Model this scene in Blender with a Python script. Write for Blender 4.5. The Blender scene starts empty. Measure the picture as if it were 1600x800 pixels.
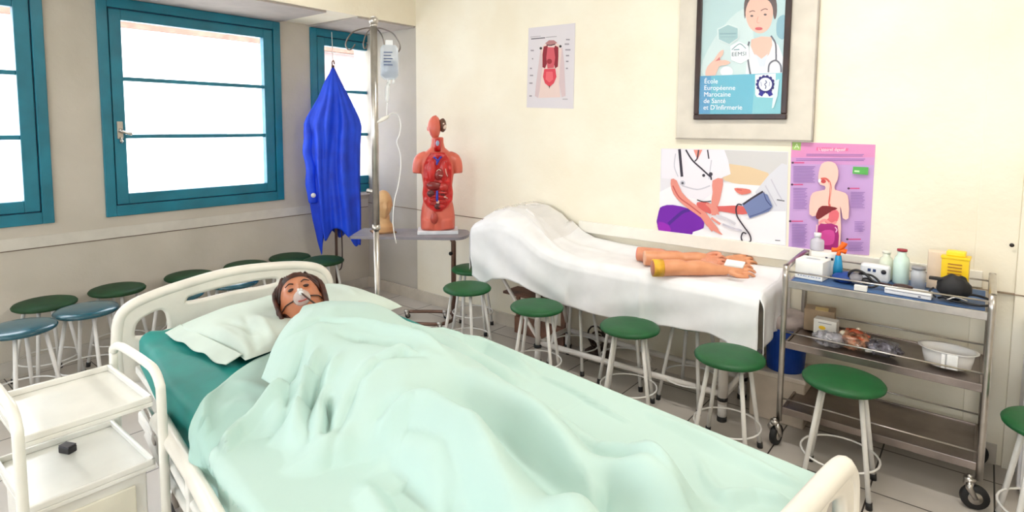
import bpy, bmesh, math, random
from mathutils import Vector, Matrix, noise
from mathutils.geometry import tessellate_polygon
random.seed(7)
sc = bpy.context.scene
C = sc.collection
R_ = math.radians
PI = math.pi

# ---------------------------------------------------------------- camera, world, sun, exposure
CAM = Vector((0, 0, 1.6)); FPX = 915.0; CY = 273.0
YAW, PITCH, ROLL = R_(39.0), R_(4.8), R_(.38)
fw = Vector((-math.sin(YAW)*math.cos(PITCH), math.cos(YAW)*math.cos(PITCH), -math.sin(PITCH)))
rt0 = Vector((math.cos(YAW), math.sin(YAW), 0)); up0 = rt0.cross(fw)
rt = rt0*math.cos(ROLL) + up0*math.sin(ROLL); up = -rt0*math.sin(ROLL) + up0*math.cos(ROLL)
cd = bpy.data.cameras.new('camera'); cam = bpy.data.objects.new('camera', cd); C.objects.link(cam)
cam.matrix_world = Matrix(((rt.x, up.x, -fw.x, CAM.x), (rt.y, up.y, -fw.y, CAM.y), (rt.z, up.z, -fw.z, CAM.z), (0, 0, 0, 1)))
cd.sensor_width = 36; cd.lens = FPX/1600*36; cd.shift_y = -(400-CY)/1600; cd.clip_start = .05
sc.camera = cam
sc.view_settings.view_transform = 'Standard'; sc.view_settings.look = 'None'
sc.view_settings.gamma = 1; sc.view_settings.use_curve_mapping = False
sc.view_settings.exposure = 0.42
w = bpy.data.worlds.new('world'); sc.world = w; w.use_nodes = True
w.node_tree.nodes['Background'].inputs[0].default_value = (.86, .93, 1, 1)
w.node_tree.nodes['Background'].inputs[1].default_value = 7.0
sd = bpy.data.lights.new('sun', 'SUN'); sd.energy = 3; sd.angle = R_(3); sd.color = (1, .96, .9)
so = bpy.data.objects.new('sun', sd); C.objects.link(so)
so.rotation_euler = Vector((-.62, .25, -.75)).to_track_quat('-Z', 'Y').to_euler()
try:
    sc.cycles.max_bounces = 8; sc.cycles.diffuse_bounces = 5; sc.cycles.sample_clamp_indirect = 8
    sc.cycles.use_denoising = True
except Exception: pass

def area(name, loc, tgt, sx, sy, power, col=(1, 1, 1), portal=False):
    l = bpy.data.lights.new(name, 'AREA'); l.shape = 'RECTANGLE'; l.size = sx; l.size_y = sy; l.energy = power; l.color = col
    o = bpy.data.objects.new(name, l); C.objects.link(o); o.location = loc
    o.rotation_euler = (Vector(tgt)-Vector(loc)).to_track_quat('-Z', 'Y').to_euler()
    if portal: l.cycles.is_portal = True
    return o
# portals that guide the daylight through the windows, and ceiling tubes added for fill light
for yy in (-2.45, -.98, .405, 2.01):
    area('window_portal', (-4.78, yy, 1.7), (0, yy, 1.7), 1.3, 1.5, 1, portal=True)
area('window_portal', (-4.78, 3.25, 1.7), (0, 3.25, 1.7), .6, 1.5, 1, portal=True)
FILL_TUBES = [(-3.2, -1.4), (-.9, -1.4), (1.3, .4), (-.6, 2.25), (-3.4, 2.3)]
FILL_W = [6, 14, 18, 24, 3]
REAR_ADDED = [(-3.6, -1.9), (-.9, .9)]  # unseen windows added behind the camera to throw frontal light on the back wall
for a_, b__ in REAR_ADDED: area('window_portal', ((a_+b__)/2, -3.48, 1.65), ((a_+b__)/2, 0, 1.65), b__-a_, 1.7, 1, portal=True)

# ---------------------------------------------------------------- pixel -> point on a plane
def ray(x, y): return fw + rt*((x-800)/FPX) - up*((y-CY)/FPX)
def PZ(x, y, z=0.): d = ray(x, y); return CAM + d*((z-CAM.z)/d.z)
def PY(x, y, Y): d = ray(x, y); return CAM + d*((Y-CAM.y)/d.y)
def PX(x, y, X): d = ray(x, y); return CAM + d*((X-CAM.x)/d.x)

# ---------------------------------------------------------------- materials
def lin(c): c = c/255; return c/12.92 if c <= .04045 else ((c+.055)/1.055)**2.4
def col(rgb): return (lin(rgb[0]), lin(rgb[1]), lin(rgb[2]), 1)
_mc = {}
def mat(rgb, rough=.55, metal=0., var=.06, scale=8., bump=0., bscale=60., alpha=1., trans=0., ior=1.45, coat=0., sss=0., name=None, two=None):
    key = (tuple(rgb), rough, metal, var, scale, bump, bscale, alpha, trans, coat, sss, two)
    if key in _mc: return _mc[key]
    m = bpy.data.materials.new(name or 'paint'); m.use_nodes = True; nt = m.node_tree
    b = nt.nodes['Principled BSDF']; b.inputs['Roughness'].default_value = rough; b.inputs['Metallic'].default_value = metal
    b.inputs['Base Color'].default_value = col(rgb)
    tc = nt.nodes.new('ShaderNodeTexCoord')
    if var:
        n = nt.nodes.new('ShaderNodeTexNoise'); n.inputs['Scale'].default_value = scale; n.inputs['Detail'].default_value = 4
        nt.links.new(tc.outputs['Object'], n.inputs['Vector'])
        mx = nt.nodes.new('ShaderNodeMix'); mx.data_type = 'RGBA'
        c = col(rgb); t = col(two) if two else tuple(max(0, v*(1-var*3)) for v in c[:3])+(1,)
        mx.inputs['A'].default_value = tuple(min(1, v*(1+(0 if two else var))) for v in c[:3])+(1,); mx.inputs['B'].default_value = t
        rp = nt.nodes.new('ShaderNodeMapRange'); rp.inputs[1].default_value = .35; rp.inputs[2].default_value = .7
        nt.links.new(n.outputs['Fac'], rp.inputs[0]); nt.links.new(rp.outputs[0], mx.inputs['Factor'])
        nt.links.new(mx.outputs['Result'], b.inputs['Base Color'])
    if bump:
        n2 = nt.nodes.new('ShaderNodeTexNoise'); n2.inputs['Scale'].default_value = bscale; n2.inputs['Detail'].default_value = 3
        nt.links.new(tc.outputs['Object'], n2.inputs['Vector'])
        bp = nt.nodes.new('ShaderNodeBump'); bp.inputs['Strength'].default_value = bump; bp.inputs['Distance'].default_value = .01
        nt.links.new(n2.outputs['Fac'], bp.inputs['Height']); nt.links.new(bp.outputs[0], b.inputs['Normal'])
    if alpha < 1: b.inputs['Alpha'].default_value = alpha
    if trans: b.inputs['Transmission Weight'].default_value = trans; b.inputs['IOR'].default_value = ior
    if coat: b.inputs['Coat Weight'].default_value = coat; b.inputs['Coat Roughness'].default_value = .15
    if sss: b.inputs['Subsurface Weight'].default_value = sss; b.inputs['Subsurface Scale'].default_value = .02
    _mc[key] = m; return m
def emis(rgb, s):
    m = bpy.data.materials.new('glow'); m.use_nodes = True; b = m.node_tree.nodes['Principled BSDF']
    b.inputs['Emission Color'].default_value = col(rgb); b.inputs['Emission Strength'].default_value = s; return m

# ---------------------------------------------------------------- mesh builder
def frame_of(d):
    d = d.normalized(); a = Vector((0, 0, 1)) if abs(d.z) < .95 else Vector((1, 0, 0))
    x = a.cross(d).normalized(); return x, d.cross(x)
def smooth_path(pts, n=6, closed=False):
    pts = [Vector(p) for p in pts]
    if len(pts) < 3: return pts
    out = []; N = len(pts); rng = range(N if closed else N-1)
    for i in rng:
        if closed: p0, p1, p2, p3 = pts[i-1], pts[i], pts[(i+1) % N], pts[(i+2) % N]
        else: p0, p1, p2, p3 = pts[max(i-1, 0)], pts[i], pts[i+1], pts[min(i+2, N-1)]
        for k in range(n):
            t = k/n
            out.append(.5*((2*p1)+(-p0+p2)*t+(2*p0-5*p1+4*p2-p3)*t*t+(-p0+3*p1-3*p2+p3)*t**3))
    if not closed: out.append(pts[-1])
    return out
class M:
    def __init__(s): s.v = []; s.f = []; s.m = []; s.s = []
    def add(s, vs, fs, mi=0, sm=True):
        o = len(s.v); s.v += [Vector(v) for v in vs]
        for f in fs: s.f.append([o+i for i in f]); s.m.append(mi); s.s.append(sm)
        return s
    def box(s, a, b, mi=0, bev=0., rot=None, ctr=None):
        bm = bmesh.new(); bmesh.ops.create_cube(bm, size=1)
        a, b = Vector(a), Vector(b); c = (a+b)/2; d = b-a
        for v in bm.verts: v.co = Vector((v.co.x*d.x, v.co.y*d.y, v.co.z*d.z))
        if bev: bmesh.ops.bevel(bm, geom=bm.edges[:], offset=min(bev, min(abs(x) for x in d)*.45), segments=2, profile=.5, affect='EDGES')
        q = rot or Matrix.Identity(3)
        bm.verts.index_update()
        s.add([q @ v.co + c for v in bm.verts], [[v.index for v in f.verts] for f in bm.faces], mi, False); bm.free(); return s
    def tube(s, pts, r, mi=0, n=10, sm=0, closed=False, cap=True):
        if sm: 
            L0 = len(pts); pts2 = smooth_path(pts, sm, closed)
            if isinstance(r, (list, tuple)):
                rr = []
                for i in range(len(pts2)):
                    t = i/sm; k = min(int(t), L0-1); k2 = min(k+1, L0-1); rr.append(r[k]+(r[k2]-r[k])*(t-k))
                r = rr
            pts = pts2
        pts = [Vector(p) for p in pts]; N = len(pts)
        if not isinstance(r, (list, tuple)): r = [r]*N
        vs = []; px = None
        for i, p in enumerate(pts):
            a = pts[(i-1) % N] if (i or closed) else p; b = pts[(i+1) % N] if (i < N-1 or closed) else p
            d = (b-a); d = d.normalized() if d.length > 1e-9 else Vector((0, 0, 1))
            if px is None: x, y = frame_of(d)
            else:
                x = px - d*px.dot(d); x = x.normalized() if x.length > 1e-6 else frame_of(d)[0]; y = d.cross(x)
            px = x
            for k in range(n):
                t = 2*PI*k/n; vs.append(p+(x*math.cos(t)+y*math.sin(t))*r[i])
        fs = []
        for i in range(N if closed else N-1):
            j = (i+1) % N
            for k in range(n): fs.append([i*n+k, i*n+(k+1) % n, j*n+(k+1) % n, j*n+k])
        if cap and not closed: fs.append(list(range(n))[::-1]); fs.append([(N-1)*n+k for k in range(n)])
        return s.add(vs, fs, mi)
    def lathe(s, prof, ctr=(0, 0, 0), mi=0, n=32, axis=None, sx=1, sy=1):
        c = Vector(ctr); vs = []; q = Vector((0, 0, 1)).rotation_difference(Vector(axis)).to_matrix() if axis else Matrix.Identity(3)
        for r, z in prof:
            for k in range(n): t = 2*PI*k/n; vs.append(c+q @ Vector((r*math.cos(t)*sx, r*math.sin(t)*sy, z)))
        fs = []
        for i in range(len(prof)-1):
            for k in range(n): fs.append([i*n+k, i*n+(k+1) % n, (i+1)*n+(k+1) % n, (i+1)*n+k])
        if prof[0][0] > 1e-5: fs.append(list(range(n))[::-1])
        if prof[-1][0] > 1e-5: fs.append([(len(prof)-1)*n+k for k in range(n)])
        return s.add(vs, fs, mi)
    def ell(s, c, r, mi=0, rot=None, n=20, fn=None):
        c = Vector(c); r = (r, r, r) if isinstance(r, (int, float)) else r; q = rot or Matrix.Identity(3); vs = []; h = n//2
        for i in range(h+1):
            a = PI*i/h
            for k in range(n):
                t = 2*PI*k/n; v = Vector((math.sin(a)*math.cos(t), math.sin(a)*math.sin(t), math.cos(a)))
                w_ = Vector((v.x*r[0], v.y*r[1], v.z*r[2]))
                if fn: w_ = fn(v, w_)
                vs.append(c+q @ w_)
        fs = [[i*n+k, i*n+(k+1) % n, (i+1)*n+(k+1) % n, (i+1)*n+k][::-1] for i in range(h) for k in range(n)]
        return s.add(vs, fs, mi)
    def prism(s, pts, off, mi=0, sm=False):          # polygon (3-D points, planar) extruded by off
        pts = [Vector(p) for p in pts]; off = Vector(off); n = len(pts)
        tri = tessellate_polygon([pts]); nrm = Vector((0, 0, 0))
        for i in range(n): nrm += pts[i].cross(pts[(i+1) % n])
        flip = nrm.dot(off) > 0
        f1 = [list(t) for t in tri]
        out = []
        for t in f1:
            a, b, c = (pts[i] for i in t); k = (b-a).cross(c-a).dot(off)
            out.append(t if k < 0 else t[::-1]); out.append([i+n for i in (t[::-1] if k < 0 else t)])
        for i in range(n):
            j = (i+1) % n; q = [i, j, j+n, i+n]; out.append(q if not flip else q[::-1])
        return s.add(pts+[p+off for p in pts], out, mi, sm)
    def grid(s, rows, mi=0, sm=True, flip=False):
        n = len(rows[0]); vs = [v for r in rows for v in r]; fs = []
        for i in range(len(rows)-1):
            for k in range(n-1):
                f = [i*n+k, i*n+k+1, (i+1)*n+k+1, (i+1)*n+k]; fs.append(f[::-1] if flip else f)
        return s.add(vs, fs, mi, sm)
    def text(s, body, size, org, xd, yd, off, mi=0, align='LEFT', ext=.0004):
        cu = bpy.data.curves.new('lettering', 'FONT'); cu.body = body; cu.size = size; cu.align_x = align; cu.extrude = ext
        cu.resolution_u = 3
        o = bpy.data.objects.new('lettering', cu); C.objects.link(o)
        me = bpy.data.meshes.new_from_object(o)
        xd, yd = Vector(xd), Vector(yd); zd = Vector(off)
        s.add([Vector(org)+xd*v.co.x+yd*v.co.y+zd*(v.co.z+ext) for v in me.vertices], [list(p.vertices) for p in me.polygons], mi, False)
        bpy.data.objects.remove(o); bpy.data.curves.remove(cu); bpy.data.meshes.remove(me); return s
    def build(s, name, mats, parent=None, world=False, solid=0, sub=0, remesh=0, disp=None):
        me = bpy.data.meshes.new(name); vs = s.v
        if parent is not None and world:
            inv = parent_matrix(parent).inverted(); vs = [inv @ v for v in vs]
        me.from_pydata([tuple(v) for v in vs], [], s.f)
        for m in (mats if isinstance(mats, (list, tuple)) else [mats]): me.materials.append(m)
        me.polygons.foreach_set('material_index', s.m); me.polygons.foreach_set('use_smooth', s.s); me.update()
        o = bpy.data.objects.new(name, me); C.objects.link(o)
        if parent is not None: o.parent = parent
        if remesh:
            r = o.modifiers.new('remesh', 'REMESH'); r.mode = 'VOXEL'; r.voxel_size = remesh; r.use_smooth_shade = True
            q = o.modifiers.new('smooth', 'SMOOTH'); q.iterations = 4; q.factor = .5
        if solid: q = o.modifiers.new('solid', 'SOLIDIFY'); q.thickness = solid; q.offset = -1
        if sub: q = o.modifiers.new('sub', 'SUBSURF'); q.levels = sub; q.render_levels = sub
        return o
def parent_matrix(o):
    m = Matrix.LocRotScale(o.location, o.rotation_euler, o.scale)
    return parent_matrix(o.parent) @ m if o.parent else m
def tag(o, label=None, cat=None, group=None, kind=None):
    if label: o['label'] = label
    if cat: o['category'] = cat
    if group: o['group'] = group
    if kind: o['kind'] = kind
    return o
def thing(name, label, cat, loc=(0, 0, 0), rz=0, group=None):
    o = bpy.data.objects.new(name, None); C.objects.link(o); o.location = loc; o.rotation_euler = (0, 0, rz); o.empty_display_size = .05
    return tag(o, label, cat, group)
def kids(o): return [c for c in bpy.data.objects if c.parent == o]
def dup(root, loc, rz, label, group=None, kd=None):
    r = root.copy(); C.objects.link(r); r.location = loc; r.rotation_euler = (0, 0, rz); r['label'] = label
    if group: r['group'] = group
    for ch in kids(root):
        c = ch.copy(); C.objects.link(c); c.parent = r
        for g in kids(ch): d = g.copy(); C.objects.link(d); d.parent = c
    return r

WHITE = mat((232, 230, 226), .45, var=.03); 
STEEL = mat((190, 185, 180), .28, 1.0, var=.05, scale=20)
STEELD = mat((120, 112, 108), .35, 1.0, var=.05, scale=20)
RUB = mat((28, 27, 28), .6, var=.05)

# ================================================================ ROOM
XW, YW, ZC = -4.70, 3.55, 3.05
XE, YN = 2.2, -3.4
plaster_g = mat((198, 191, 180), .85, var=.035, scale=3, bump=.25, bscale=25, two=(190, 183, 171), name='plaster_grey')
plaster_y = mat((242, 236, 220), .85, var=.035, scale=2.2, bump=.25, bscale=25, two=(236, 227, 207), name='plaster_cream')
def ring_frame(m, x0, x1, y0, y1, z0, z1, wy, wz, mi=0):     # rectangular frame in a y-z plane
    m.box((x0, y0, z0), (x1, y0+wy, z1), mi, .004); m.box((x0, y1-wy, z0), (x1, y1, z1), mi, .004)
    m.box((x0, y0+wy, z0), (x1, y1-wy, z0+wz), mi, .004); m.box((x0, y0+wy, z1-wz), (x1, y1-wy, z1), mi, .004)
# floor with dark joints (procedural grid in world metres)
fm = bpy.data.materials.new('floor_tiles'); fm.use_nodes = True; nt = fm.node_tree; b = nt.nodes['Principled BSDF']
tc = nt.nodes.new('ShaderNodeTexCoord'); mp = nt.nodes.new('ShaderNodeMapping'); br = nt.nodes.new('ShaderNodeTexBrick')
T = .432
mp.inputs['Location'].default_value = (.75, -3.35, 0)
nt.links.new(tc.outputs['Object'], mp.inputs['Vector']); nt.links.new(mp.outputs[0], br.inputs['Vector'])
br.offset = 0; br.inputs['Scale'].default_value = 1; br.inputs['Brick Width'].default_value = T; br.inputs['Row Height'].default_value = T
br.inputs['Mortar Size'].default_value = .0035; br.inputs['Mortar Smooth'].default_value = .1; br.inputs['Bias'].default_value = 0
br.inputs['Color1'].default_value = col((204, 196, 188)); br.inputs['Color2'].default_value = col((194, 185, 176)); br.inputs['Mortar'].default_value = col((52, 44, 40))
ns = nt.nodes.new('ShaderNodeTexNoise'); ns.inputs['Scale'].default_value = 5; ns.inputs['Detail'].default_value = 6
nt.links.new(tc.outputs['Object'], ns.inputs['Vector'])
mx = nt.nodes.new('ShaderNodeMix'); mx.data_type = 'RGBA'; mx.blend_type = 'MULTIPLY'; mx.inputs['Factor'].default_value = .22
nt.links.new(br.outputs['Color'], mx.inputs['A']); nt.links.new(ns.outputs['Fac'], mx.inputs['B']); nt.links.new(mx.outputs['Result'], b.inputs['Base Color'])
b.inputs['Roughness'].default_value = .32
tag(M().box((XW-.3, YN-.2, -.1), (XE+.2, YW+.2, 0)).build('floor', fm), kind='structure')
tag(M().box((XW-.3, YN-.2, ZC), (XE+.2, YW+.2, ZC+.1)).build('ceiling', mat((236, 232, 222), .9, var=.02)), kind='structure')
# window wall: x = XW, openings at z .95..2.46
ZB, ZT = .95, 2.465
wins = [(-3.10, -1.79), (-1.64, -.33), (-.25, 1.06), (1.35, 2.665), (2.95, 3.62)]
m = M(); m.box((XW-.22, YN, 0), (XW, YW+.1, ZB)); m.box((XW-.22, YN, ZT), (XW, YW+.1, ZC))
y = YN
for a, bb in wins:
    m.box((XW-.22, y, ZB), (XW, a, ZT)); y = bb
if y < YW+.1: m.box((XW-.22, y, ZB), (XW, YW+.1, ZT))
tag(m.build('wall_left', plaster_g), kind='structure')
# beam over the windows (its underside meets the window tops), a plain soffit
tag(M().box((XW, YN, ZT+.005), (-3.98, YW, ZC)).build('trim_beam', plaster_y), kind='structure')
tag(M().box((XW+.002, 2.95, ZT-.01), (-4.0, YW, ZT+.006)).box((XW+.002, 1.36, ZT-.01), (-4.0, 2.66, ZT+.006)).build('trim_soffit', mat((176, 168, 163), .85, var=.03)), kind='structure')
# right-hand wall (y = YW); the strip in the window bay is the greyer paint, a hair set back
tag(M().box((-3.98, YW, 0), (XE+.2, YW+.2, ZC)).build('wall_back', plaster_y), kind='structure')
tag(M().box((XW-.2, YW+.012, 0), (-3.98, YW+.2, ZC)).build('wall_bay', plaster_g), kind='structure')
tag(M().box((-.016, YW-.012, 0), (.14, YW, ZC), bev=.003).build('trim_pilaster', plaster_y), kind='structure')
tag(M().box((.14, YW-.03, 0), (XE, YW, ZC), bev=.003).build('trim_pier', plaster_y), kind='structure')
tag(M().box((XE, YN, 0), (XE+.2, YW, ZC)).build('wall_right', plaster_y), kind='structure')
m = M(); m.box((XW-.2, YN-.2, 0), (XE+.2, YN, .8)).box((XW-.2, YN-.2, 2.5), (XE+.2, YN, ZC)); xx_ = XW-.2
for a_, b__ in REAR_ADDED: m.box((xx_, YN-.2, .8), (a_, YN, 2.5)); xx_ = b__
m.box((xx_, YN-.2, .8), (XE+.2, YN, 2.5)); tag(m.build('wall_front', plaster_y), kind='structure')
# wall seams and rails
dado_l = mat((206, 201, 192), .6, var=.03)
tag(M().box((XW, YN, .80), (XW+.006, YW, .875), bev=.002).build('trim_1', dado_l), kind='structure')
tag(M().box((XW, YN, .794), (XW+.004, YW, .8005)).build('trim_2', mat((120, 104, 92), .8)), kind='structure')
tag(M().box((-3.98, YW-.004, .832), (-2.25, YW, .838)).box((XW, YW+.008, .832), (-3.98, YW+.012, .838)).box((.0, YW-.034, .835), (1.5, YW, .84)).build('trim_3', mat((140, 122, 104), .8)), kind='structure')
tag(M().box((-2.24, YW-.022, .845), (.02, YW, .925), bev=.004).build('trim_4', mat((238, 234, 224), .5, var=.02)), kind='structure')
base_m = mat((196, 190, 182), .4, var=.05)
tag(M().box((XW, YN, 0), (XW+.012, YW, .10), bev=.002).build('baseboard_left', base_m), kind='structure')
tag(M().box((XW, YW-.018, 0), (.12, YW-.001, .10), bev=.002).build('baseboard_back', mat((204, 194, 180), .4, var=.05)), kind='structure')

# windows
TEAL = mat((8, 122, 148), .38, var=.08, scale=5, coat=.2, two=(5, 104, 126), name='teal_paint')
TEALD = mat((3, 60, 96), .5, var=0, name='teal_joint')
GLASS = bpy.data.materials.new('window_glass'); GLASS.use_nodes = True; g = GLASS.node_tree
g.nodes.remove(g.nodes['Principled BSDF']); tr = g.nodes.new('ShaderNodeBsdfTransparent'); gl = g.nodes.new('ShaderNodeBsdfGlossy'); gl.inputs['Roughness'].default_value = .03
mxs = g.nodes.new('ShaderNodeMixShader'); mxs.inputs[0].default_value = .05
g.links.new(tr.outputs[0], mxs.inputs[1]); g.links.new(gl.outputs[0], mxs.inputs[2]); g.links.new(mxs.outputs[0], g.nodes['Material Output'].inputs[0])
GLASSR = GLASS.copy(); GLASSR.node_tree.nodes['Glossy BSDF'].inputs['Roughness'].default_value = .35
for i, (a, bb) in enumerate(wins):
    cut = bb > YW
    o = thing('window_%d' % (i+1), None, None, (XW, a, ZB)); o['kind'] = 'structure'
    b1 = YW+.01 if cut else bb
    m = M(); x0, x1 = XW-.06, XW+.018
    m.box((x0, a, ZB), (x1, a+.062, ZT-.012), 0, .004); 
    if not cut: m.box((x0, bb-.062, ZB), (x1, bb, ZT-.012), 0, .004)
    m.box((x0, a+.062, ZB), (x1, b1-(0 if cut else .062), ZB+.075), 0, .004); m.box((x0, a+.062, ZT-.078), (x1, b1-(0 if cut else .062), ZT-.012), 0, .004)
    m.build('window_frame', TEAL, o, True)
    m = M(); c0, c1 = XW-.05, XW+.006; e = b1-(0 if cut else .068)
    m.box((XW-.055, a+.06, ZB+.07), (XW-.004, e+.006, ZT-.07), 0)  # dark rebate slit behind the sash
    jm = M(); jm.box((c0, a+.06, ZB+.073), (XW-.002, a+.07, ZT-.076)); jm.box((c0, a+.06, ZB+.073), (XW-.002, e+.004, ZB+.083)); jm.box((c0, a+.06, ZT-.088), (XW-.002, e+.004, ZT-.078))
    if not cut: jm.box((c0, e-.002, ZB+.073), (XW-.002, e+.008, ZT-.078))
    jm.build('rebate', TEALD, o, True)
    m = M(); sx0, sx1 = XW-.045, XW+.012
    m.box((sx0, a+.069, ZB+.082), (sx1, a+.142, ZT-.087), 0, .004)
    if not cut: m.box((sx0, e-.08, ZB+.082), (sx1, e-.001, ZT-.087), 0, .004)
    m.box((sx0, a+.142, ZB+.082), (sx1, (e if cut else e-.08), ZB+.155), 0, .004); m.box((sx0, a+.142, ZT-.158), (sx1, (e if cut else e-.08), ZT-.087), 0, .004)
    z0, z1 = ZB+.155, ZT-.158
    for k in (1, 2):
        zz = z0+(z1-z0)*k/3; m.box((XW-.04, a+.142, zz-.014), (XW+.006, (e if cut else e-.08), zz+.014), 0, .004)
    m.build('sash', TEAL, o, True)
    M().box((XW-.022, a+.14, z0-.005), (XW-.019, (e if cut else e-.078), z1+.005)).build('glass_pane', GLASS, o, True)
    hm = M(); hy = a+.105; hx = XW+.012
    hm.tube([(hx, hy, 1.55), (hx+.03, hy, 1.55)], .012, n=10).tube([(hx+.03, hy-.005, 1.545), (hx+.035, hy+.03, 1.53), (hx+.035, hy+.06, 1.525)], [.010, .009, .013], sm=3)
    hm.box((hx, hy-.018, 1.49), (hx+.008, hy+.018, 1.61), 0, .003).tube([(hx+.012, hy, 1.46), (hx+.012, hy, 1.50)], .007).ell((hx+.02, hy, 1.475), .012)
    if i in (2, 3): hm.build('window_handle', STEEL, o, True)
    if cut: M().box((XW-.02, a+.05, ZB-.03), (XW+.04, YW, ZB-.002), bev=.004).build('window_sill', WHITE, o, True)

for k_, (a_, b__) in enumerate(REAR_ADDED):  # the added rear windows, out of view, placed for their light
    o = thing('window_%d' % (k_+6), None, None, (a_, YN, .8)); o['kind'] = 'structure'; m = M()
    for u0_, u1_ in ((a_, a_+.07), (b__-.07, b__), ((a_+b__)/2-.04, (a_+b__)/2+.04)): m.box((u0_, YN-.12, .8), (u1_, YN-.02, 2.5), 0, .004)
    m.box((a_, YN-.12, .8), (b__, YN-.02, .87), 0, .004).box((a_, YN-.12, 2.43), (b__, YN-.02, 2.5), 0, .004).build('window_frame', TEAL, o, True)
    M().box((a_+.05, YN-.075, .85), (b__-.05, YN-.07, 2.45)).build('glass_pane', GLASS, o, True)
# outside: a pale building across the yard
bd = thing('building', 'pale overexposed building with pink upper band seen through the teal windows', 'building', (-9, 3, -3))
m = M(); m.box((-10, -8, -3), (-9, 16, 4.6)); m.build('facade', mat((244, 238, 232), .8, var=.03), bd, True)
M().box((-9.10, -8, 2.86), (-8.9, 16, 3.4)).build('cornice', mat((122, 86, 72), .8, var=.15), bd, True)
M().box((-9.04, 5.55, 2.28), (-8.96, 16, 2.84)).build('upper_band', mat((122, 102, 98), .8, var=.25, scale=1.5), bd, True)
for k, yy in enumerate((1.2, 3.4, 5.6, 7.8)):
    f = M().box((-9.02, yy, .95), (-8.97, yy+.8, 1.9), bev=.01).build('window', mat((128, 124, 136), .6, var=.1), bd, True)
M().box((-9.05, -8, .55), (-8.92, 16, .75)).build('ledge', mat((200, 190, 190), .8, var=.2, scale=2), bd, True)
tag(M().box((-9, -8, -3.1), (-4.95, 16, -3)).build('ground', mat((200, 195, 188), .9)), kind='structure')

# ceiling fill lights: fittings added to brighten the room, unseen above the frame
for i, ((lx, ly), pw) in enumerate(zip(FILL_TUBES, FILL_W)):
    t = thing('ceiling_fill', 'white tube lamp fitting on the ceiling, above the top of the picture', 'lamp', (lx, ly, ZC), 0, 'ceiling tube lamps')
    M().box((-.62, -.07, -.05), (.62, .07, 0), bev=.01).build('housing', WHITE, t)
    l = area('fill_light', (lx, ly, ZC-.07), (lx, ly, 0), 1.2, .12, pw, (1, .97, .91))

# ================================================================ HOSPITAL BED (local x towards the foot, -y towards the camera)
HB = Vector((-2.59, 1.74, 0)); RZ = math.atan2(-.1322, .9912); BL, BW = 2.42, .96
bedM = Matrix.Translation(HB) @ Matrix.Rotation(RZ, 4, 'Z'); bedI = bedM.inverted()
def BZ(x, y, z): return bedI @ PZ(x, y, z)           # pixel -> bed-local point at height z
IVORY = mat((232, 227, 218), .38, var=.03, coat=.15, name='ivory_plastic')
bed = thing('hospital_bed', 'white hospital bed with moulded headboard and footboard, manikin lying on it', 'bed', HB, RZ)
def outline(pts, n=8):
    return smooth_path([(p[0], p[1], 0) for p in pts], n, True)
def board(x, sgn):
    # outline and hand holes in the (y, z) plane; z profile measured on the headboard
    outer = [(-.045, .42), (-.024, .6), (-.028, .77), (-.068, .856), (-.18, .900), (-.38, .921), (-.54, .921), (-.70, .899), (-.83, .872), (-.912, .838), (-.946, .775), (-.953, .6), (-.93, .42)]
    if x > 1: outer = [(-.03, .42), (-.004, .6), (-.006, .80), (-.035, .868), (-.10, .888), (-.39, .890), (-.55, .890), (-.70, .890), (-.86, .886), (-.92, .862), (-.952, .80), (-.957, .6), (-.93, .42)]
    kz = .04 if x > 1 else 0
    hl = .022 if x < 1 else 0
    holes = [[(-.90, .745), (-.90, .80), (-.87, .838-kz/2), (-.80, .862-kz), (-.765, .84-kz), (-.755, .78), (-.765, .745), (-.83, .735)],
             [(-.69, .830-kz), (-.70, .868-kz), (-.65, .884-kz), (-.5, .897-kz), (-.35, .898-kz), (-.29, .886-kz), (-.29, .848-kz), (-.35, .838-kz), (-.5, .838-kz)],
             [(-.06, .745), (-.055, .80), (-.085, .845), (-.16, .868), (-.20, .85), (-.21, .79), (-.2, .75), (-.13, .738)]]
    bm = bmesh.new(); loops = []
    for k, pl in enumerate([outer]+holes):
        pp = [Vector((0, p.x, p.y-(0 if k == 0 else (.020 if x < 1 else 0)+(.018 if (k == 1 and x < 1) else 0)))) for p in outline(pl, 5)]; loops.append(pp)
    tri = tessellate_polygon(loops); allp = [p for l in loops for p in l]; th = .032
    mm = M(); n = len(allp)
    mm.add([p+Vector((-th/2, 0, 0)) for p in allp]+[p+Vector((th/2, 0, 0)) for p in allp], [], 0)
    for t in tri:
        a, b_, c = (allp[i] for i in t); k = (b_-a).cross(c-a).x
        t = list(t) if k < 0 else list(t)[::-1]
        mm.f.append(t); mm.m.append(0); mm.s.append(False); mm.f.append([i+n for i in t[::-1]]); mm.m.append(0); mm.s.append(False)
    o = 0
    for l in loops:
        L = len(l)
        for i in range(L): mm.f.append([o+i, o+(i+1) % L, o+(i+1) % L+n, o+i+n]); mm.m.append(0); mm.s.append(True)
        o += L
    # thick rounded rim along the top outline, thinner around the holes
    rim = [Vector((0, p.x, p.y)) for p in smooth_path([(a, b_, 0) for a, b_ in outer], 5)]
    mm.tube(rim, .023, n=12)
    for l in loops[1:]: mm.tube(l, .0165 if l is loops[1] or l is loops[3] else .0165, n=8, closed=True) if l is not loops[2] else mm.tube(l, .0165, n=8, closed=True)
    mm.v = [v+Vector((x, 0, 0)) for v in mm.v]
    return mm
board(0, 1).build('headboard', IVORY, bed); board(BL, 1).build('footboard', IVORY, bed)
m = M()
for yy in (-.04, -.89): m.box((.02, yy-.02, .46), (BL-.02, yy+.02, .53), 0, .006)
for xx in (.1, .8, 1.6, 2.3): m.box((xx-.02, -.88, .47), (xx+.02, -.05, .52), 0, .005)
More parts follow.
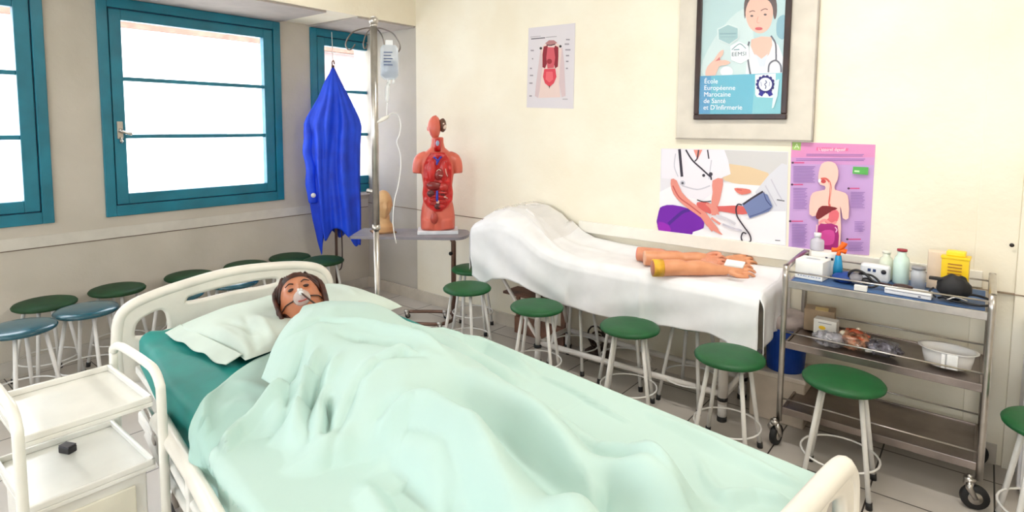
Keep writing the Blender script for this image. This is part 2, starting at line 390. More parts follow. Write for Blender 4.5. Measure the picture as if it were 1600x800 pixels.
m.box((.03, -.90, .57), (BL-.03, -.03, .60), 0, .005); m.build('bed_frame', WHITE, bed)
m = M()
for xx in (.45, 1.95): m.tube([(xx, -.82, .46), (xx-.05, -.78, .2)], .018).tube([(xx, -.12, .46), (xx-.05, -.16, .2)], .018)
m.tube([(.2, -.80, .20), (2.2, -.80, .20)], .022).tube([(.2, -.14, .20), (2.2, -.14, .20)], .022).tube([(.2, -.8, .2), (.2, -.14, .2)], .02).tube([(2.2, -.8, .2), (2.2, -.14, .2)], .02)
m.tube([(.9, -.8, .2), (1.1, -.8, .46)], .012).tube([(.9, -.14, .2), (1.1, -.14, .46)], .012)
m.tube([(.35, -.80, .22), (.8, -.80, .33), (1.3, -.75, .40)], .010, sm=4); m.build('undercarriage', mat((188, 188, 192), .4, .3), bed)
def caster(parent, x, y, r=.055, z0=0, zt=.2, ang=0):
    m = M(); q = Matrix.Rotation(ang, 3, 'Z'); a = q @ Vector((0, 1, 0)); f = q @ Vector((1, 0, 0))
    c = Vector((x, y, z0+r))
    m.lathe([(r*.5, -.014), (r*.92, -.014), (r, -.008), (r, .008), (r*.92, .014), (r*.5, .014), (r*.5, -.014)], c, 0, 24, a); 
    w_ = m.build('caster', RUB, parent)
    h = M(); h.lathe([(.001, -.017), (r*.5, -.016), (r*.52, .016), (.001, .017)], c, 0, 20, a)
    for s_ in (-1, 1): h.tube([c+a*.02*s_, c+a*.02*s_-f*r*.5+Vector((0, 0, r*.9)), Vector((x, y, z0+r*2+.015))-f*r*.4+a*.01*s_], [.010, .014, .014])
    h.lathe([(.022, -.01), (.022, .01)], Vector((x, y, z0+r*2+.02))-f*r*.4, 0, 14); h.tube([Vector((x, y, z0+r*2+.02))-f*r*.4, Vector((x, y, zt))-f*r*.4], .011)
    h.build('fork', STEEL, w_); return w_
for xx, yy in ((.25, -.80), (.25, -.14), (2.2, -.80), (2.2, -.14)): caster(bed, xx, yy, .06, 0, .2, .4)
# near-side folding rail: a broad rounded bar, brackets, and a lower bar
m = M(); v0 = -1.0
m.tube([(.76, -.972, .655), (.78, -.974, .678), (.84, -.978, .690), (1.25, -1.005, .738), (1.7, -1.04, .785), (2.25, -1.06, .82), (2.33, -1.05, .78)], [.022, .028, .026, .020, .020, .020, .018], n=12, sm=3)
m.build('side_rail', IVORY, bed)
m = M(); m.box((.35, -.955, .50), (2.35, -.93, .545), 0, .008)
for xx in (.78, 1.25, 1.75, 2.2): yv = -.975-.075*(xx-.78); zv = .67+.10*(xx-.78); m.box((xx-.014, yv-.008, zv-.10), (xx+.014, yv+.012, zv), 0, .004).tube([(xx, yv, zv-.09), (xx, -.93, .52)], .009)
m.tube([(.62, -.955, .585), (.8, -.972, .61), (1.5, -1.02, .69), (2.3, -1.05, .75)], .013, n=8).tube([(.50, -.95, .515), (.8, -.965, .53), (1.5, -.99, .585), (2.35, -1.0, .62)], .016, n=8); m.build('rail_bracket', WHITE, bed)
m = M(); m.tube([(.40, -.935, .57), (.55, -.95, .60), (.70, -.965, .61)], .012, sm=4).tube([(.60, -.94, .50), (.66, -.965, .57), (.74, -.97, .64)], .010, sm=4)
m.build('rail_hinge', STEEL, bed)
# fold-out loop behind the headboard
M().tube([(-.05, -.78, .70), (-.06, -.70, .735), (-.06, -.45, .75), (-.05, -.3, .73)], .006, sm=5).build('chart_hook', STEELD, bed)

# ---- mattress
def softbox(L0, L1, W0, W1, z0, z1, rad, nx, ny, nz, fn=None):
    m = M(); cx, cy = (L0+L1)/2, (W0+W1)/2; cz = (z0+z1)/2; hx, hy, hz = (L1-L0)/2, (W1-W0)/2, (z1-z0)/2
    bm = bmesh.new(); bmesh.ops.create_cube(bm, size=2); 
    bmesh.ops.subdivide_edges(bm, edges=[e for e in bm.edges if abs(e.verts[0].co.x-e.verts[1].co.x) > 1], cuts=nx, use_grid_fill=True)
    bmesh.ops.subdivide_edges(bm, edges=[e for e in bm.edges if abs(e.verts[0].co.y-e.verts[1].co.y) > 1], cuts=ny, use_grid_fill=True)
    bmesh.ops.subdivide_edges(bm, edges=[e for e in bm.edges if abs(e.verts[0].co.z-e.verts[1].co.z) > 1], cuts=nz, use_grid_fill=True)
    for v in bm.verts:
        p = Vector((v.co.x*hx, v.co.y*hy, v.co.z*hz)); q = Vector((max(-hx+rad, min(hx-rad, p.x)), max(-hy+rad, min(hy-rad, p.y)), max(-hz+rad, min(hz-rad, p.z))))
        d = p-q
        if d.length > rad: p = q+d.normalized()*rad
        elif d.length > 0: p = q+d
        p += Vector((cx, cy, cz)); v.co = fn(p) if fn else p
    bm.verts.index_update(); m.add([v.co for v in bm.verts], [[v.index for v in f.verts] for f in bm.faces]); bm.free(); return m
TEALC = mat((0, 138, 132), .58, var=.07, scale=6, bump=.12, bscale=12, two=(0, 122, 118), name='teal_vinyl')
ZM = .78
def mfn(p):
    q = p.copy(); n_ = noise.noise(Vector((p.x*3, p.y*3, p.z*5)))
    q.z += .006*n_*(1 if p.z > .7 else 0)
    for (ax, ay, bx, by, amp, wd) in ((.12, -.9, .62, -.62, .010, .022), (.2, -.93, .7, -.75, -.007, .02), (.05, -.7, .4, -.93, .006, .03)):
        a = Vector((ax, ay)); b_ = Vector((bx, by)); pp = Vector((p.x, p.y)); t = max(0, min(1, (pp-a).dot(b_-a)/(b_-a).length_squared)); d = (pp-(a+(b_-a)*t)).length
        if p.z > .7: q.z += amp*math.exp(-(d/wd)**2)
    k_ = max(0, 1-p.x/.75)
    if p.z > .65: q.z -= .030*k_
    if p.y < -.5: q.y += .055*k_
    return q
mt = softbox(.085, BL-.04, -.945, -.005, .605, ZM, .035, 90, 44, 6, mfn)
mo = thing('mattress', 'thick mattress in a shiny teal cover on the hospital bed', 'mattress', HB, RZ); mt.build('cover', TEALC, mo)

# ---- body profile shared by the manikin and its cover
def sstep(a, b_, x): t = max(0, min(1, (x-a)/(b_-a))); return t*t*(3-2*t)
def gau(x, c, w_): return math.exp(-((x-c)/w_)**2)
VC = -.49
def body_h(u, v):
    dv = v-VC
    # torso
    wt = .255+.03*gau(u, .95, .25)-.03*gau(u, 1.3, .2)
    tor = (.135*sstep(.58, .70, u)+.035*gau(u, 1.0, .17)+.016*gau(u, 1.38, .15))*(1-sstep(1.5, 1.75, u))
    wt *= .62+.38*sstep(.62, .98, u)
    c = max(0, 1-abs(dv/wt)**3.2)**.55 if abs(dv) < wt else 0
    h = tor*c
    # arms along the sides
    for s_ in (-1, 1):
        va = VC+s_*(.27+.02*gau(u, 1.2, .2)); ha = .075*sstep(.92, 1.02, u)*(1-sstep(1.52, 1.62, u)); d = (v-va)/.062
        if abs(d) < 1: h = max(h, ha*math.sqrt(1-d*d))
    # legs
    for s_ in (-1, 1):
        vl = VC+s_*(.105+.02*(u-1.5)); lh = (.135-.05*sstep(1.6, 2.1, u)+.025*gau(u, 1.84, .09))*sstep(1.42, 1.6, u)*(1-sstep(2.20, 2.30, u))+.055*gau(u, 2.15, .06)
        wl = .098-.035*sstep(1.6, 2.2, u); d = (v-vl)/wl
        if abs(d) < 1: h = max(h, lh*math.sqrt(1-d*d))
    return h
# smoothed (cloth bridges the hollows)
NU, NV = 150, 84; U0, U1, V0, V1 = .45, 2.42, -1.02, .04
Hs = [[body_h(U0+(U1-U0)*i/NU, V0+(V1-V0)*j/NV) for j in range(NV+1)] for i in range(NU+1)]
def blur(Hh, it):
    for _ in range(it):
        for axis in (0, 1):
            N = [r[:] for r in Hh]
            for i in range(NU+1):
                for j in range(NV+1):
                    if axis: a, c = Hh[i][max(j-1, 0)], Hh[i][min(j+1, NV)]
                    else: a, c = Hh[max(i-1, 0)][j], Hh[min(i+1, NU)][j]
                    N[i][j] = (a+2*Hh[i][j]+c)/4
            Hh = N
    return Hh
Hb = Hs
for _ in range(4):
    Hb = blur(Hb, 4); Hb = [[max(Hb[i][j], Hs[i][j]*.97) for j in range(NV+1)] for i in range(NU+1)]
Hb = blur(Hb, 2)
def samp(u, v):
    x = max(0, min(NU-1e-4, (u-U0)/(U1-U0)*NU)); y_ = max(0, min(NV-1e-4, (v-V0)/(V1-V0)*NV)); i, j = int(x), int(y_); a, b_ = x-i, y_-j
    return (Hb[i][j]*(1-b_)+Hb[i][j+1]*b_)*(1-a)+(Hb[i+1][j]*(1-b_)+Hb[i+1][j+1]*b_)*a
# folds: polylines read off the photograph at bed height, each with an amplitude (m) and width (m)
def stroke(pts, amp, wd, z=.9, skew=0): return ([BZ(x, y, z).to_2d() for x, y in pts], amp, wd, skew)
FOLDS = [
 stroke([(318, 735), (372, 682), (440, 652), (512, 640)], .024, .017, .80),
 stroke([(345, 745), (392, 700), (460, 672), (530, 648)], -.016, .018, .80),
 stroke([(420, 700), (470, 712), (540, 700)], -.008, .03, .80),
 stroke([(430, 740), (500, 735), (560, 715)], .008, .03, .80),
 stroke([(510, 632), (529, 602), (562, 570), (594, 554), (630, 547), (672, 545)], -.022, .018, .97),
 stroke([(518, 612), (545, 575), (580, 553), (630, 538), (690, 540)], .020, .03, .98),
 stroke([(581, 602), (607, 593), (646, 588), (670, 590)], -.012, .02, .97),
 stroke([(590, 612), (615, 604), (650, 600)], .012, .02, .97),
 stroke([(610, 628), (636, 627), (662, 635), (695, 654), (727, 690), (760, 740)], -.022, .035, .95),
 stroke([(625, 600), (680, 620), (740, 660), (790, 720), (830, 790)], .022, .04, .95),
 stroke([(526, 508), (581, 518), (630, 528), (669, 544)], -.014, .022, .98),
 stroke([(520, 495), (590, 500), (650, 515), (700, 535)], .016, .025, .98),
 stroke([(640, 508), (662, 522), (701, 548)], -.020, .016, .88),
 stroke([(655, 500), (690, 520), (727, 531), (766, 534), (809, 557), (841, 580)], .026, .035, .84),
 stroke([(695, 550), (760, 563), (809, 583), (844, 596), (880, 612)], -.020, .03, .88),
 stroke([(842, 586), (890, 614), (945, 645), (1000, 672)], -.020, .010, .82),
 stroke([(842, 578), (900, 606), (960, 640), (1010, 665)], .012, .012, .82),
 stroke([(820, 630), (850, 643), (900, 654)], -.012, .018, .88),
 stroke([(790, 610), (850, 650), (900, 674), (930, 698), (965, 708), (1060, 760), (1120, 795)], -.024, .03, .88),
 stroke([(800, 640), (870, 680), (915, 715), (940, 760)], .024, .035, .9),
 stroke([(930, 690), (990, 705), (1040, 745), (1100, 800)], .020, .03, .88),
 stroke([(952, 720), (940, 770), (930, 800)], -.012, .015, .9),
 stroke([(960, 640), (1040, 680), (1080, 705), (1100, 752)], -.008, .012, .82),
 stroke([(1080, 690), (1105, 740), (1150, 790)], .008, .02, .82),
 stroke([(495, 528), (470, 560), (456, 598)], .020, .014, .97),
 stroke([(480, 520), (455, 552), (440, 590)], -.012, .014, .96),
 stroke([(512, 545), (490, 575), (480, 600), (484, 625)], -.014, .014, .95),
 stroke([(530, 548), (505, 575), (498, 610)], .014, .018, .95),
 stroke([(508, 592), (514, 612), (508, 636)], -.030, .012, .93),
 stroke([(440, 515), (500, 500), (560, 505)], -.006, .012, .97),
 stroke([(700, 700), (760, 760), (800, 800)], -.018, .03, .93),
 stroke([(600, 660), (640, 700), (670, 760), (690, 800)], -.018, .035, .92),
 stroke([(560, 690), (600, 740), (630, 800)], .018, .04, .90),
 stroke([(640, 720), (600, 690), (520, 700), (450, 760)], -.012, .03, .86),
 stroke([(980, 700), (1000, 690), (1040, 700)], -.010, .02, .88),
 stroke([(850, 760), (900, 745), (980, 780)], -.014, .02, .9),
 stroke([(1000, 640), (1100, 690), (1200, 740), (1260, 770)], .012, .03, .8),
 stroke([(1150, 760), (1200, 760), (1270, 775)], -.010, .02, .8),
 stroke([(1120, 790), (1180, 775), (1240, 790)], .014, .02, .8),
]
_bb = {}
def bbx(pl, p, m_):
    q = _bb.get(id(pl))
    if q is None: q = _bb[id(pl)] = (min(a.x for a in pl), max(a.x for a in pl), min(a.y for a in pl), max(a.y for a in pl))
    return p.x < q[0]-m_ or p.x > q[1]+m_ or p.y < q[2]-m_ or p.y > q[3]+m_
def folds(u, v, F=FOLDS, k=1):
    p = Vector((u, v)); s_ = 0
    for pl, amp, wd, sk in F:
        if bbx(pl, p, wd*3): continue
        best = 9; bt = 0; n_ = len(pl)-1
        for i in range(n_):
            a, b_ = pl[i], pl[i+1]; e = b_-a; t = (p-a).dot(e)/e.length_squared; t = max(0, min(1, t)); d = (p-(a+e*t)).length
            if d < best: best = d; bt = (i+t)/n_
        if best < wd*3: s_ += 1.6*amp*(.75*math.exp(-(best/wd)**2)+.35*math.exp(-abs(best)/(wd*.45)))*min(1, 4*bt+.15, 4*(1-bt)+.15)
    return s_*k
def wr(u, v, s_=1): return s_*(.008*(.5-abs(noise.noise(Vector((u*3.1+v*1.6, v*2.2-u*1.2, 8.7)))))*max(0, noise.noise(Vector((u*1.7, v*2, 3))))+.006*noise.noise(Vector((u*4+3, v*7, 1.3)))+.003*noise.noise(Vector((u*11, v*15+u*6, 4.1))))
MINT = mat((186, 212, 206), .62, var=.03, scale=3, bump=.08, bscale=9, name='mint_cotton', two=(180, 207, 200))
MINT2 = mat((170, 203, 196), .62, var=.03, scale=3, bump=.08, bscale=9, name='mint_cotton_deep', two=(164, 198, 190))
# ---- flat drawsheet under the manikin, hanging over the near side
def interp(tab, x):
    if x <= tab[0][0]: return tab[0][1]
    for (a, va), (b_, vb) in zip(tab, tab[1:]):
        if x <= b_: return va+(vb-va)*(x-a)/(b_-a)
    return tab[-1][1]
EDGE_N = -.952
FS = [
      stroke([(345, 585), (320, 640), (315, 700)], .012, .018, .79), stroke([(350, 640), (420, 640)], .006, .05, .79), stroke([(370, 600), (420, 620), (470, 640)], .008, .03, .79)]
def over_edge(u, v, z, edge, zmin):
    # cloth past the mattress edge turns downwards with a small radius
    if v < edge:
        s_ = edge-v; r = .03
        if s_ < r*PI/2: a = s_/r; return Vector((u, edge-r*math.sin(a), z-r*(1-math.cos(a))))
        return Vector((u, edge-r-.012*math.sin(u*22)-.008*math.sin(u*41+1), z-r-(s_-r*PI/2)))
    return Vector((u, v, z))
rows = []
for i in range(111):
    row = []
    for j in range(97):
        t = j/96; u0 = .725+.62*t**5; 
        u = u0+(2.38-u0)*i/110
        hang = interp([(.73, .05), (.95, .07), (1.2, .12), (1.5, .16), (2.4, .2)], u)
        v = -.10+(EDGE_N-hang+.10)*t
        fe = 0 if v < EDGE_N else folds(u, v, FS)
        z = ZM+.008+max(0, fe+.008)+abs(wr(u, v, 1.0))*.8
        row.append(over_edge(u, v, z, EDGE_N, .5))
    rows.append(row)
ds = thing('draw_sheet', 'pale mint draw sheet spread flat under the manikin, hanging over the near mattress edge', 'sheet', HB, RZ)
M().grid(rows, flip=True).build('cloth', MINT2, ds, solid=.004)
# ---- cover sheet over the body
NI, NJ = 290, 180
neck = [(-1.05, 1.16), (-.80, 1.14), (-.76, 1.08), (-.72, 1.02), (-.65, .94), (-.56, .845), (-.48, .725), (-.42, .695), (-.36, .69), (-.3, .71), (-.2, .71), (-.1, .70), (.05, .72)]     # v -> u of the upper hem
far_v = [(.55, -.22), (.75, -.22), (.90, -.18), (1.0, -.10), (1.08, -.02), (1.2, .05), (1.6, .10), (2.1, .10), (2.4, .03)]
near_v = [(.6, -.76), (1.0, -.765), (1.18, -.772), (1.21, -.82), (1.25, -.90), (1.30, -.975), (1.36, -1.04), (1.7, -1.13), (2.4, -1.15)]
EDGE_F = .01
rows = []
for i in range(NI+1):
    row = []; a = i/NI
    for j in range(NJ+1):
        t = j/NJ
        u_ = .72+(2.375-.72)*a; vf, vn = interp(far_v, u_), interp(near_v, u_); v = vf+(vn-vf)*t
        un = interp(neck, v); u = un+(2.375-un)*a
        vf, vn = interp(far_v, u), interp(near_v, u); v = vf+(vn-vf)*t
        vc = max(min(v, EDGE_F), EDGE_N)
        hh = samp(u, vc)
        env = 1 if (vc == v) else .3
        f = folds(u, vc)*env
        e0 = min(1, a*14)
        z = ZM+.016+hh*1.06+max(f, -.012-hh*.35)*(.35+.65*e0)+wr(u, vc, 1.3)
        z = max(z, ZM+.020+.030*gau(v, VC, .24)*(1 if u < 1.75 else 0))
        if a < .06: z -= .012*(1-a/.06)
        if t > .965 and v > EDGE_N: z -= (t-.965)/.035*.012
        p = Vector((u, v, z))
        if v > EDGE_F:
            s_ = v-EDGE_F; r = .03
            if s_ < r*PI/2: q = s_/r; p = Vector((u, EDGE_F+r*math.sin(q), z-r*(1-math.cos(q))))
            else: p = Vector((u, EDGE_F+r+.006*math.sin(u*25), z-r-(s_-r*PI/2)))
        elif v < EDGE_N: p = over_edge(u, v, z, EDGE_N, .5)
        row.append(p)
    rows.append(row)
cs = thing('cover_sheet', 'rumpled pale mint sheet drawn up over the manikin body to its chin', 'sheet', HB, RZ)
M().grid(rows, flip=True).build('cloth', MINT, cs, solid=.003)

# ---- pillow
PILC = mat((202, 216, 208), .7, var=.03, scale=5, bump=.1, bscale=14, name='pillowcase')
pl = thing('pillow', 'plump pale mint pillow under the manikin head, against the headboard', 'pillow', HB, RZ)
PF = [stroke([(300, 500), (350, 530), (385, 560)], -.010, .015, .88), stroke([(330, 490), (380, 520), (410, 545)], .010, .02, .88), stroke([(350, 480), (410, 500)], -.007, .012, .9),
      stroke([(400, 468), (430, 500), (420, 530)], .008, .018, .92), stroke([(520, 440), (560, 460)], .007, .015, .87), stroke([(290, 510), (340, 560)], .008, .012, .84),
      stroke([(380, 475), (400, 520), (395, 560)], -.008, .014, .9)]
def pil(top):
    rows = []
    for i in range(61):
        row = []
        for j in range(81):
            a, b_ = i/30-1, j/40-1
            u = .425-.075*b_+.30*a*(1-.03*(1-b_*b_)); vn_ = -.80+.08*sstep(-1, 1, a); v = (-.005+vn_)/2+(-.005-vn_)/2*b_*(1-.03*(1-a*a))
            th = (max(0, 1-abs(a)**2.6)*max(0, 1-abs(b_)**2.8))**.5
            if top:
                z = ZM+.012+.016*a+.084*th-.028*math.exp(-(((u-.50)/.13)**2+((v+.44)/.13)**2))*th+folds(u, v, PF)*min(1, th*2)+.006*noise.noise(Vector((u*9, v*9, 2)))*th
            else: z = ZM+.012+.016*a-.012*th
            row.append(Vector((u, v, z)))
        rows.append(row)
    return rows
m = M(); m.grid(pil(True), flip=True); m.grid(pil(False)); m.build('pillowcase', PILC, pl)
# open end of the pillowcase: a gathered flap towards the near left corner
rows = []
for j in range(41):
    s_ = j/40; row = []
    for i in range(13):
        k = i/12; u = .23+.54*s_; v = -.775+.055*s_-.055*k-.002*math.sin(s_*17)*k
        z = ZM+.020+.022*s_+.005*math.sin(s_*19+k)*k-.026*k; row.append(Vector((u, max(v, -.975), max(z, ZM-.012+.018*s_))))
    rows.append(row)
M().grid(rows).build('hem_flap', PILC, pl, solid=.003)

# ---- manikin
SKIN = mat((190, 124, 90), .45, var=.05, scale=14, coat=.15, name='manikin_skin', two=(182, 106, 68))
HAIR = mat((74, 36, 24), .5, var=.3, scale=30, name='auburn_hair')
HC = Vector((.61, -.44, .908))           # head centre, bed-local
# head axes: crown direction, face-out direction, left-right
crown = Vector((-.80, .10, .58)).normalized(); faced = Vector((.56, -.34, .76)); faced = (faced-crown*faced.dot(crown)).normalized(); side = faced.cross(crown)
HQ = Matrix((side, faced, crown)).transposed()     # local (side, face, crown)
def head_fn(v, w_):
    x, y_, z = v; p = w_.copy()
    # jaw taper
    if z < 0: p.x *= 1-.30*(-z)**1.3; p.y *= 1-.05*(-z)
    if y_ > 0:
        def G(cx, cz, sx_, sz_): return math.exp(-((x-cx)/sx_)**2-((z-cz)/sz_)**2)
        p.y += .004*G(0, .28, .5, .12)                       # brow
        for s_ in (-1, 1): p.y -= .013*G(s_*.36, .08, .17, .13); p.y += .007*G(s_*.46, -.25, .22, .18)
        p.y += .022*G(0, -.13, .085, .16)+.012*G(0, .05, .06, .2)   # nose
        p.y += .009*G(0, -.48, .20, .06)+.008*G(0, -.60, .18, .05)-.006*G(0, -.54, .2, .022)
        p.y += .012*G(0, -.85, .25, .14)
    return p
def hp(x, y_, z): return HC+HQ @ Vector((x, y_, z))
man = thing('patient_manikin', 'life-size nursing manikin with auburn hair lying face up under the mint sheet', 'manikin', HB, RZ)
m = M(); m.ell(HC, (.074, .092, .112), 0, HQ, 48, head_fn)
for s_ in (-1, 1): m.ell(hp(s_*.074, -.008, -.01), (.010, .018, .030), 0, HQ, 14)
m.tube([hp(0, -.02, -.05), Vector((.76, -.47, .845)), Vector((.86, -.48, .845))], [.052, .045, .048], sm=3)
m.ell((1.10, VC, .845), (.33, .155, .055)); m.ell((.92, VC, .845), (.10, .19, .05)); m.ell((1.42, VC, .84), (.2, .15, .05))
for s_ in (-1, 1):
    m.tube([(.93, VC+s_*.17, .835), (1.18, VC+s_*.19, .815), (1.42, VC+s_*.19, .812), (1.50, VC+s_*.18, .808)], [.030, .026, .020, .015], sm=3)
    m.ell((1.55, VC+s_*.18, .804), (.05, .030, .010))
    for k in range(4): m.tube([(1.58, VC+s_*.18+(k-1.5)*.017, .803), (1.61, VC+s_*.18+(k-1.5)*.018, .802), (1.63, VC+s_*.18+(k-1.5)*.018, .80)], .006)
    m.tube([(1.53, VC+s_*.155, .804), (1.57, VC+s_*.135, .802)], .007)
    m.tube([(1.45, VC+s_*.08, .835), (1.84, VC+s_*.10, .83), (2.12, VC+s_*.11, .815)], [.052, .038, .024], sm=3)
    m.tube([(2.12, VC+s_*.11, .815), (2.15, VC+s_*.115, .838)], [.024, .018])
m.build('body', SKIN, man, remesh=.0055)
# eyes, brows, lips
EYE = mat((52, 30, 24), .25, var=0); LIP = mat((178, 84, 78), .4, var=.05)
for s_ in (-1, 1):
    e = M(); e.ell(hp(s_*.027, .079, .010), (.013, .007, .0065), 0, HQ, 14); eo = e.build('eye', EYE, man)
    M().tube([hp(s_*.014, .0905, .026), hp(s_*.028, .091, .032), hp(s_*.045, .082, .027)], [.0022, .003, .0018], sm=4).build('eyebrow', HAIR, man)
M().ell(hp(0, .097, -.054), (.021, .006, .0045), 0, HQ, 14).ell(hp(0, .096, -.063), (.018, .006, .005), 0, HQ, 14).build('lips', LIP, man)
# hair: shell over the back and sides of the skull plus strands falling on the pillow
m = M()
def hair_fn(v, w_):
    p = w_*1.0; x, y_, z = v
    n_ = noise.noise(Vector((x*9, y_*9, z*3)))
    p *= 1.06+.03*n_
    if y_ > .12 and z < .66: p *= .74
    if y_ > .0 and z < -.2: p *= .93
    return p
m.ell(HC, (.079, .102, .118), 0, HQ, 40, hair_fn)
for k in range(26):
    s_ = -1 if k % 2 else 1; a = random.uniform(-.05, .05)
    p0 = hp(s_*random.uniform(.01, .045), .03+random.uniform(-.02, .015), .108); p1 = hp(s_*(.082+random.uniform(0, .008)), -.005+a*.4, .03+a); p2 = hp(s_*(.080+random.uniform(0, .008)), -.03+a, -.05); p3 = hp(s_*(.072+random.uniform(0, .012)), -.062, -.09+a)
    m.tube([p0, p1, p2, p3], [.006, .008, .008, .003], sm=4, n=6)
for k in range(16):
    p0 = hp(random.uniform(-.05, .05), -.07, -.02); dd = Vector((random.uniform(.0, .12), random.uniform(-.14, .02), 0))
    m.tube([p0, p0+dd*.6+Vector((0, 0, -.01)), p0+dd+Vector((0, 0, -.015))], [.008, .008, .003], sm=3, n=6)
m.build('hair', HAIR, man)
# oxygen mask
CLR = mat((235, 240, 242), .12, var=0, alpha=.38, coat=.3, name='clear_plastic'); CLRW = mat((240, 242, 244), .2, var=0, alpha=.75)
ox = thing('oxygen_mask', 'clear plastic oxygen mask on the manikin nose and mouth', 'mask', HB, RZ)
m = M(); prof = [(.033, 0), (.031, .010), (.023, .026), (.012, .036), (.008, .038)]
m.lathe(prof, hp(0, .078, -.040), 0, 24, HQ @ Vector((0, 1, -.1)), 1, 1); m.build('mask_cup', CLR, ox)
M().tube([hp(0, .110, -.04), hp(0, .128, -.052)], [.010, .008]).box(hp(0, .104, -.022)-Vector((.008,)*3), hp(0, .104, -.022)+Vector((.008,)*3), bev=.003).build('port', CLRW, ox)
for s_ in (-1, 1): M().tube([hp(s_*.032, .083, -.045), hp(s_*.060, .055, -.035), hp(s_*.076, .005, -.02), hp(s_*.080, -.03, -.015)], .0026, sm=4).build('strap', mat((46, 26, 24), .5), ox)
M().tube([hp(.0, .125, -.05), hp(-.02, .112, -.080), hp(-.045, .080, -.10), hp(-.07, .03, -.115), hp(-.085, -.02, -.12)] if side.y < 0 else [hp(0, .125, -.05), hp(.02, .112, -.080), hp(.045, .080, -.10), hp(.07, .03, -.115), hp(.085, -.02, -.12)], .0035, sm=5).build('tubing', mat((60, 30, 26), .35), ox)

# ================================================================ STOOLS
GREEN = mat((0, 86, 38), .5, var=.06, scale=12, coat=.04, name='green_vinyl', bump=.05, bscale=40)
DKGREEN = mat((0, 58, 18), .6, var=.1, scale=12, coat=0., name='dark_green_vinyl')
GREEN_SKY = mat((0, 76, 92), .26, var=.08, scale=8, coat=.45, name='green_vinyl_sky_tint')  # green seat vinyl with the sky's reflection put into its colour
def stool_proto(seatm, label, loc, rz, group, hs=.5):
    t = thing('round_stool', label, 'stool', loc, rz, group)
    r = .166
    prof = [(.001, hs+.006), (r*.5, hs+.004), (r*.82, hs-.001), (r*.95, hs-.008), (r, hs-.018), (r*.985, hs-.028), (r*.93, hs-.034), (r*.6, hs-.036), (.001, hs-.036)][::-1]
    M().lathe(prof, (0, 0, 0), 0, 40).build('seat', seatm, t)
    LEG = mat((226, 224, 222), .35, var=.04, coat=.2)
    for k in range(4):
        a = PI/4+k*PI/2; d = Vector((math.cos(a), math.sin(a), 0))
        lg = M().tube([d*.105+Vector((0, 0, hs-.036)), d*.182+Vector((0, 0, .02))], .0105, n=10).build('leg', LEG, t)
        M().tube([d*.1805+Vector((0, 0, .03)), d*.184], .0135, n=10).build('rubber_foot', RUB, lg)
    rr = .105+.077*(hs-.036-.145)/(hs-.056)
    ring = [Vector((math.cos(2*PI*k/28)*(rr-.004), math.sin(2*PI*k/28)*(rr-.004), .145)) for k in range(28)]
    M().tube(ring, .0045, closed=True, n=8).build('foot_ring', LEG, t)
    return t
def sz(x, y, z=.5): p = PZ(x, y, z); return (max(p.x, XW+.205), p.y, 0)
gF = 'green stools in front of the draped couch'; gB = 'stools along the window wall'; gU = 'stools pushed under the draped couch'
front = [((730, 446), 10, 'green stool furthest left of the couch row, beside the overbed table base'),
         ((839, 475), 25, 'green stool in front of the couch, second from the corner end'),
         ((984, 506), 22, 'green stool in front of the middle of the white draped couch'),
         ((1140, 551), 3, 'green stool at the couch corner where the white sheet hangs lowest'),
         ((1318, 588), 4, 'large green stool standing in front of the steel trolley')]
p0 = None
for (x, y), a, lb in front:
    if p0 is None: p0 = stool_proto(GREEN, lb, sz(x, y), R_(a), gF)
    else: dup(p0, sz(x, y), R_(a), lb, gF)
dup(p0, sz(1653, 662), R_(8), 'green stool cut off at the right edge beside the white cabinet', 'green stools by the cabinet')
dup(p0, (-3.06, 3.30, 0), R_(30), 'green stool half hidden behind the raised head end of the couch', gU)
for (x, y_), a, lb in (((-2.07, 3.24), 3, 'stool pushed under the couch behind the second green stool'), ((-1.70, 3.25), 14, 'stool pushed under the middle of the couch, seat hidden by sheet'), ((-1.27, 3.24), -8, 'stool pushed under the foot end of the couch, seat hidden by sheet')):
    dup(p0, (x, y_, 0), R_(a), lb, gU)
back = [((70, 470), 15, 'dark green stool against the window wall, behind the leftmost blue-green stool'), ((181, 447), 40, 'green stool against the window wall, behind the second blue-green stool'),
        ((292, 426), 5, 'green stool by the window wall just above the headboard curve'), ((380, 410), 25, 'green stool by the wall behind the middle of the headboard'),
        ((445, 397), 12, 'green stool by the wall below the middle window, beside the gown'), ((505, 404), 33, 'dark green stool standing in front of the gown pole')]
p1 = None
for (x, y), a, lb in back:
    if p1 is None: p1 = stool_proto(DKGREEN, lb, sz(x, y), R_(a), gB)
    else: dup(p1, sz(x, y), R_(a), lb, gB)
p2 = None
for (x, y), a, lb in [((31, 508), 22, 'shiny blue-green stool cut off at the left edge'), ((135, 480), 48, 'shiny blue-green stool left of the headboard'),
                      ((275, 456), 10, 'blue-green stool behind the near hand hole of the headboard'), ((365, 437), 35, 'blue-green stool seen through the long slot of the headboard')]:
    if p2 is None: p2 = stool_proto(GREEN_SKY, lb, sz(x, y), R_(a), gB)
    else: dup(p2, sz(x, y), R_(a), lb, gB)

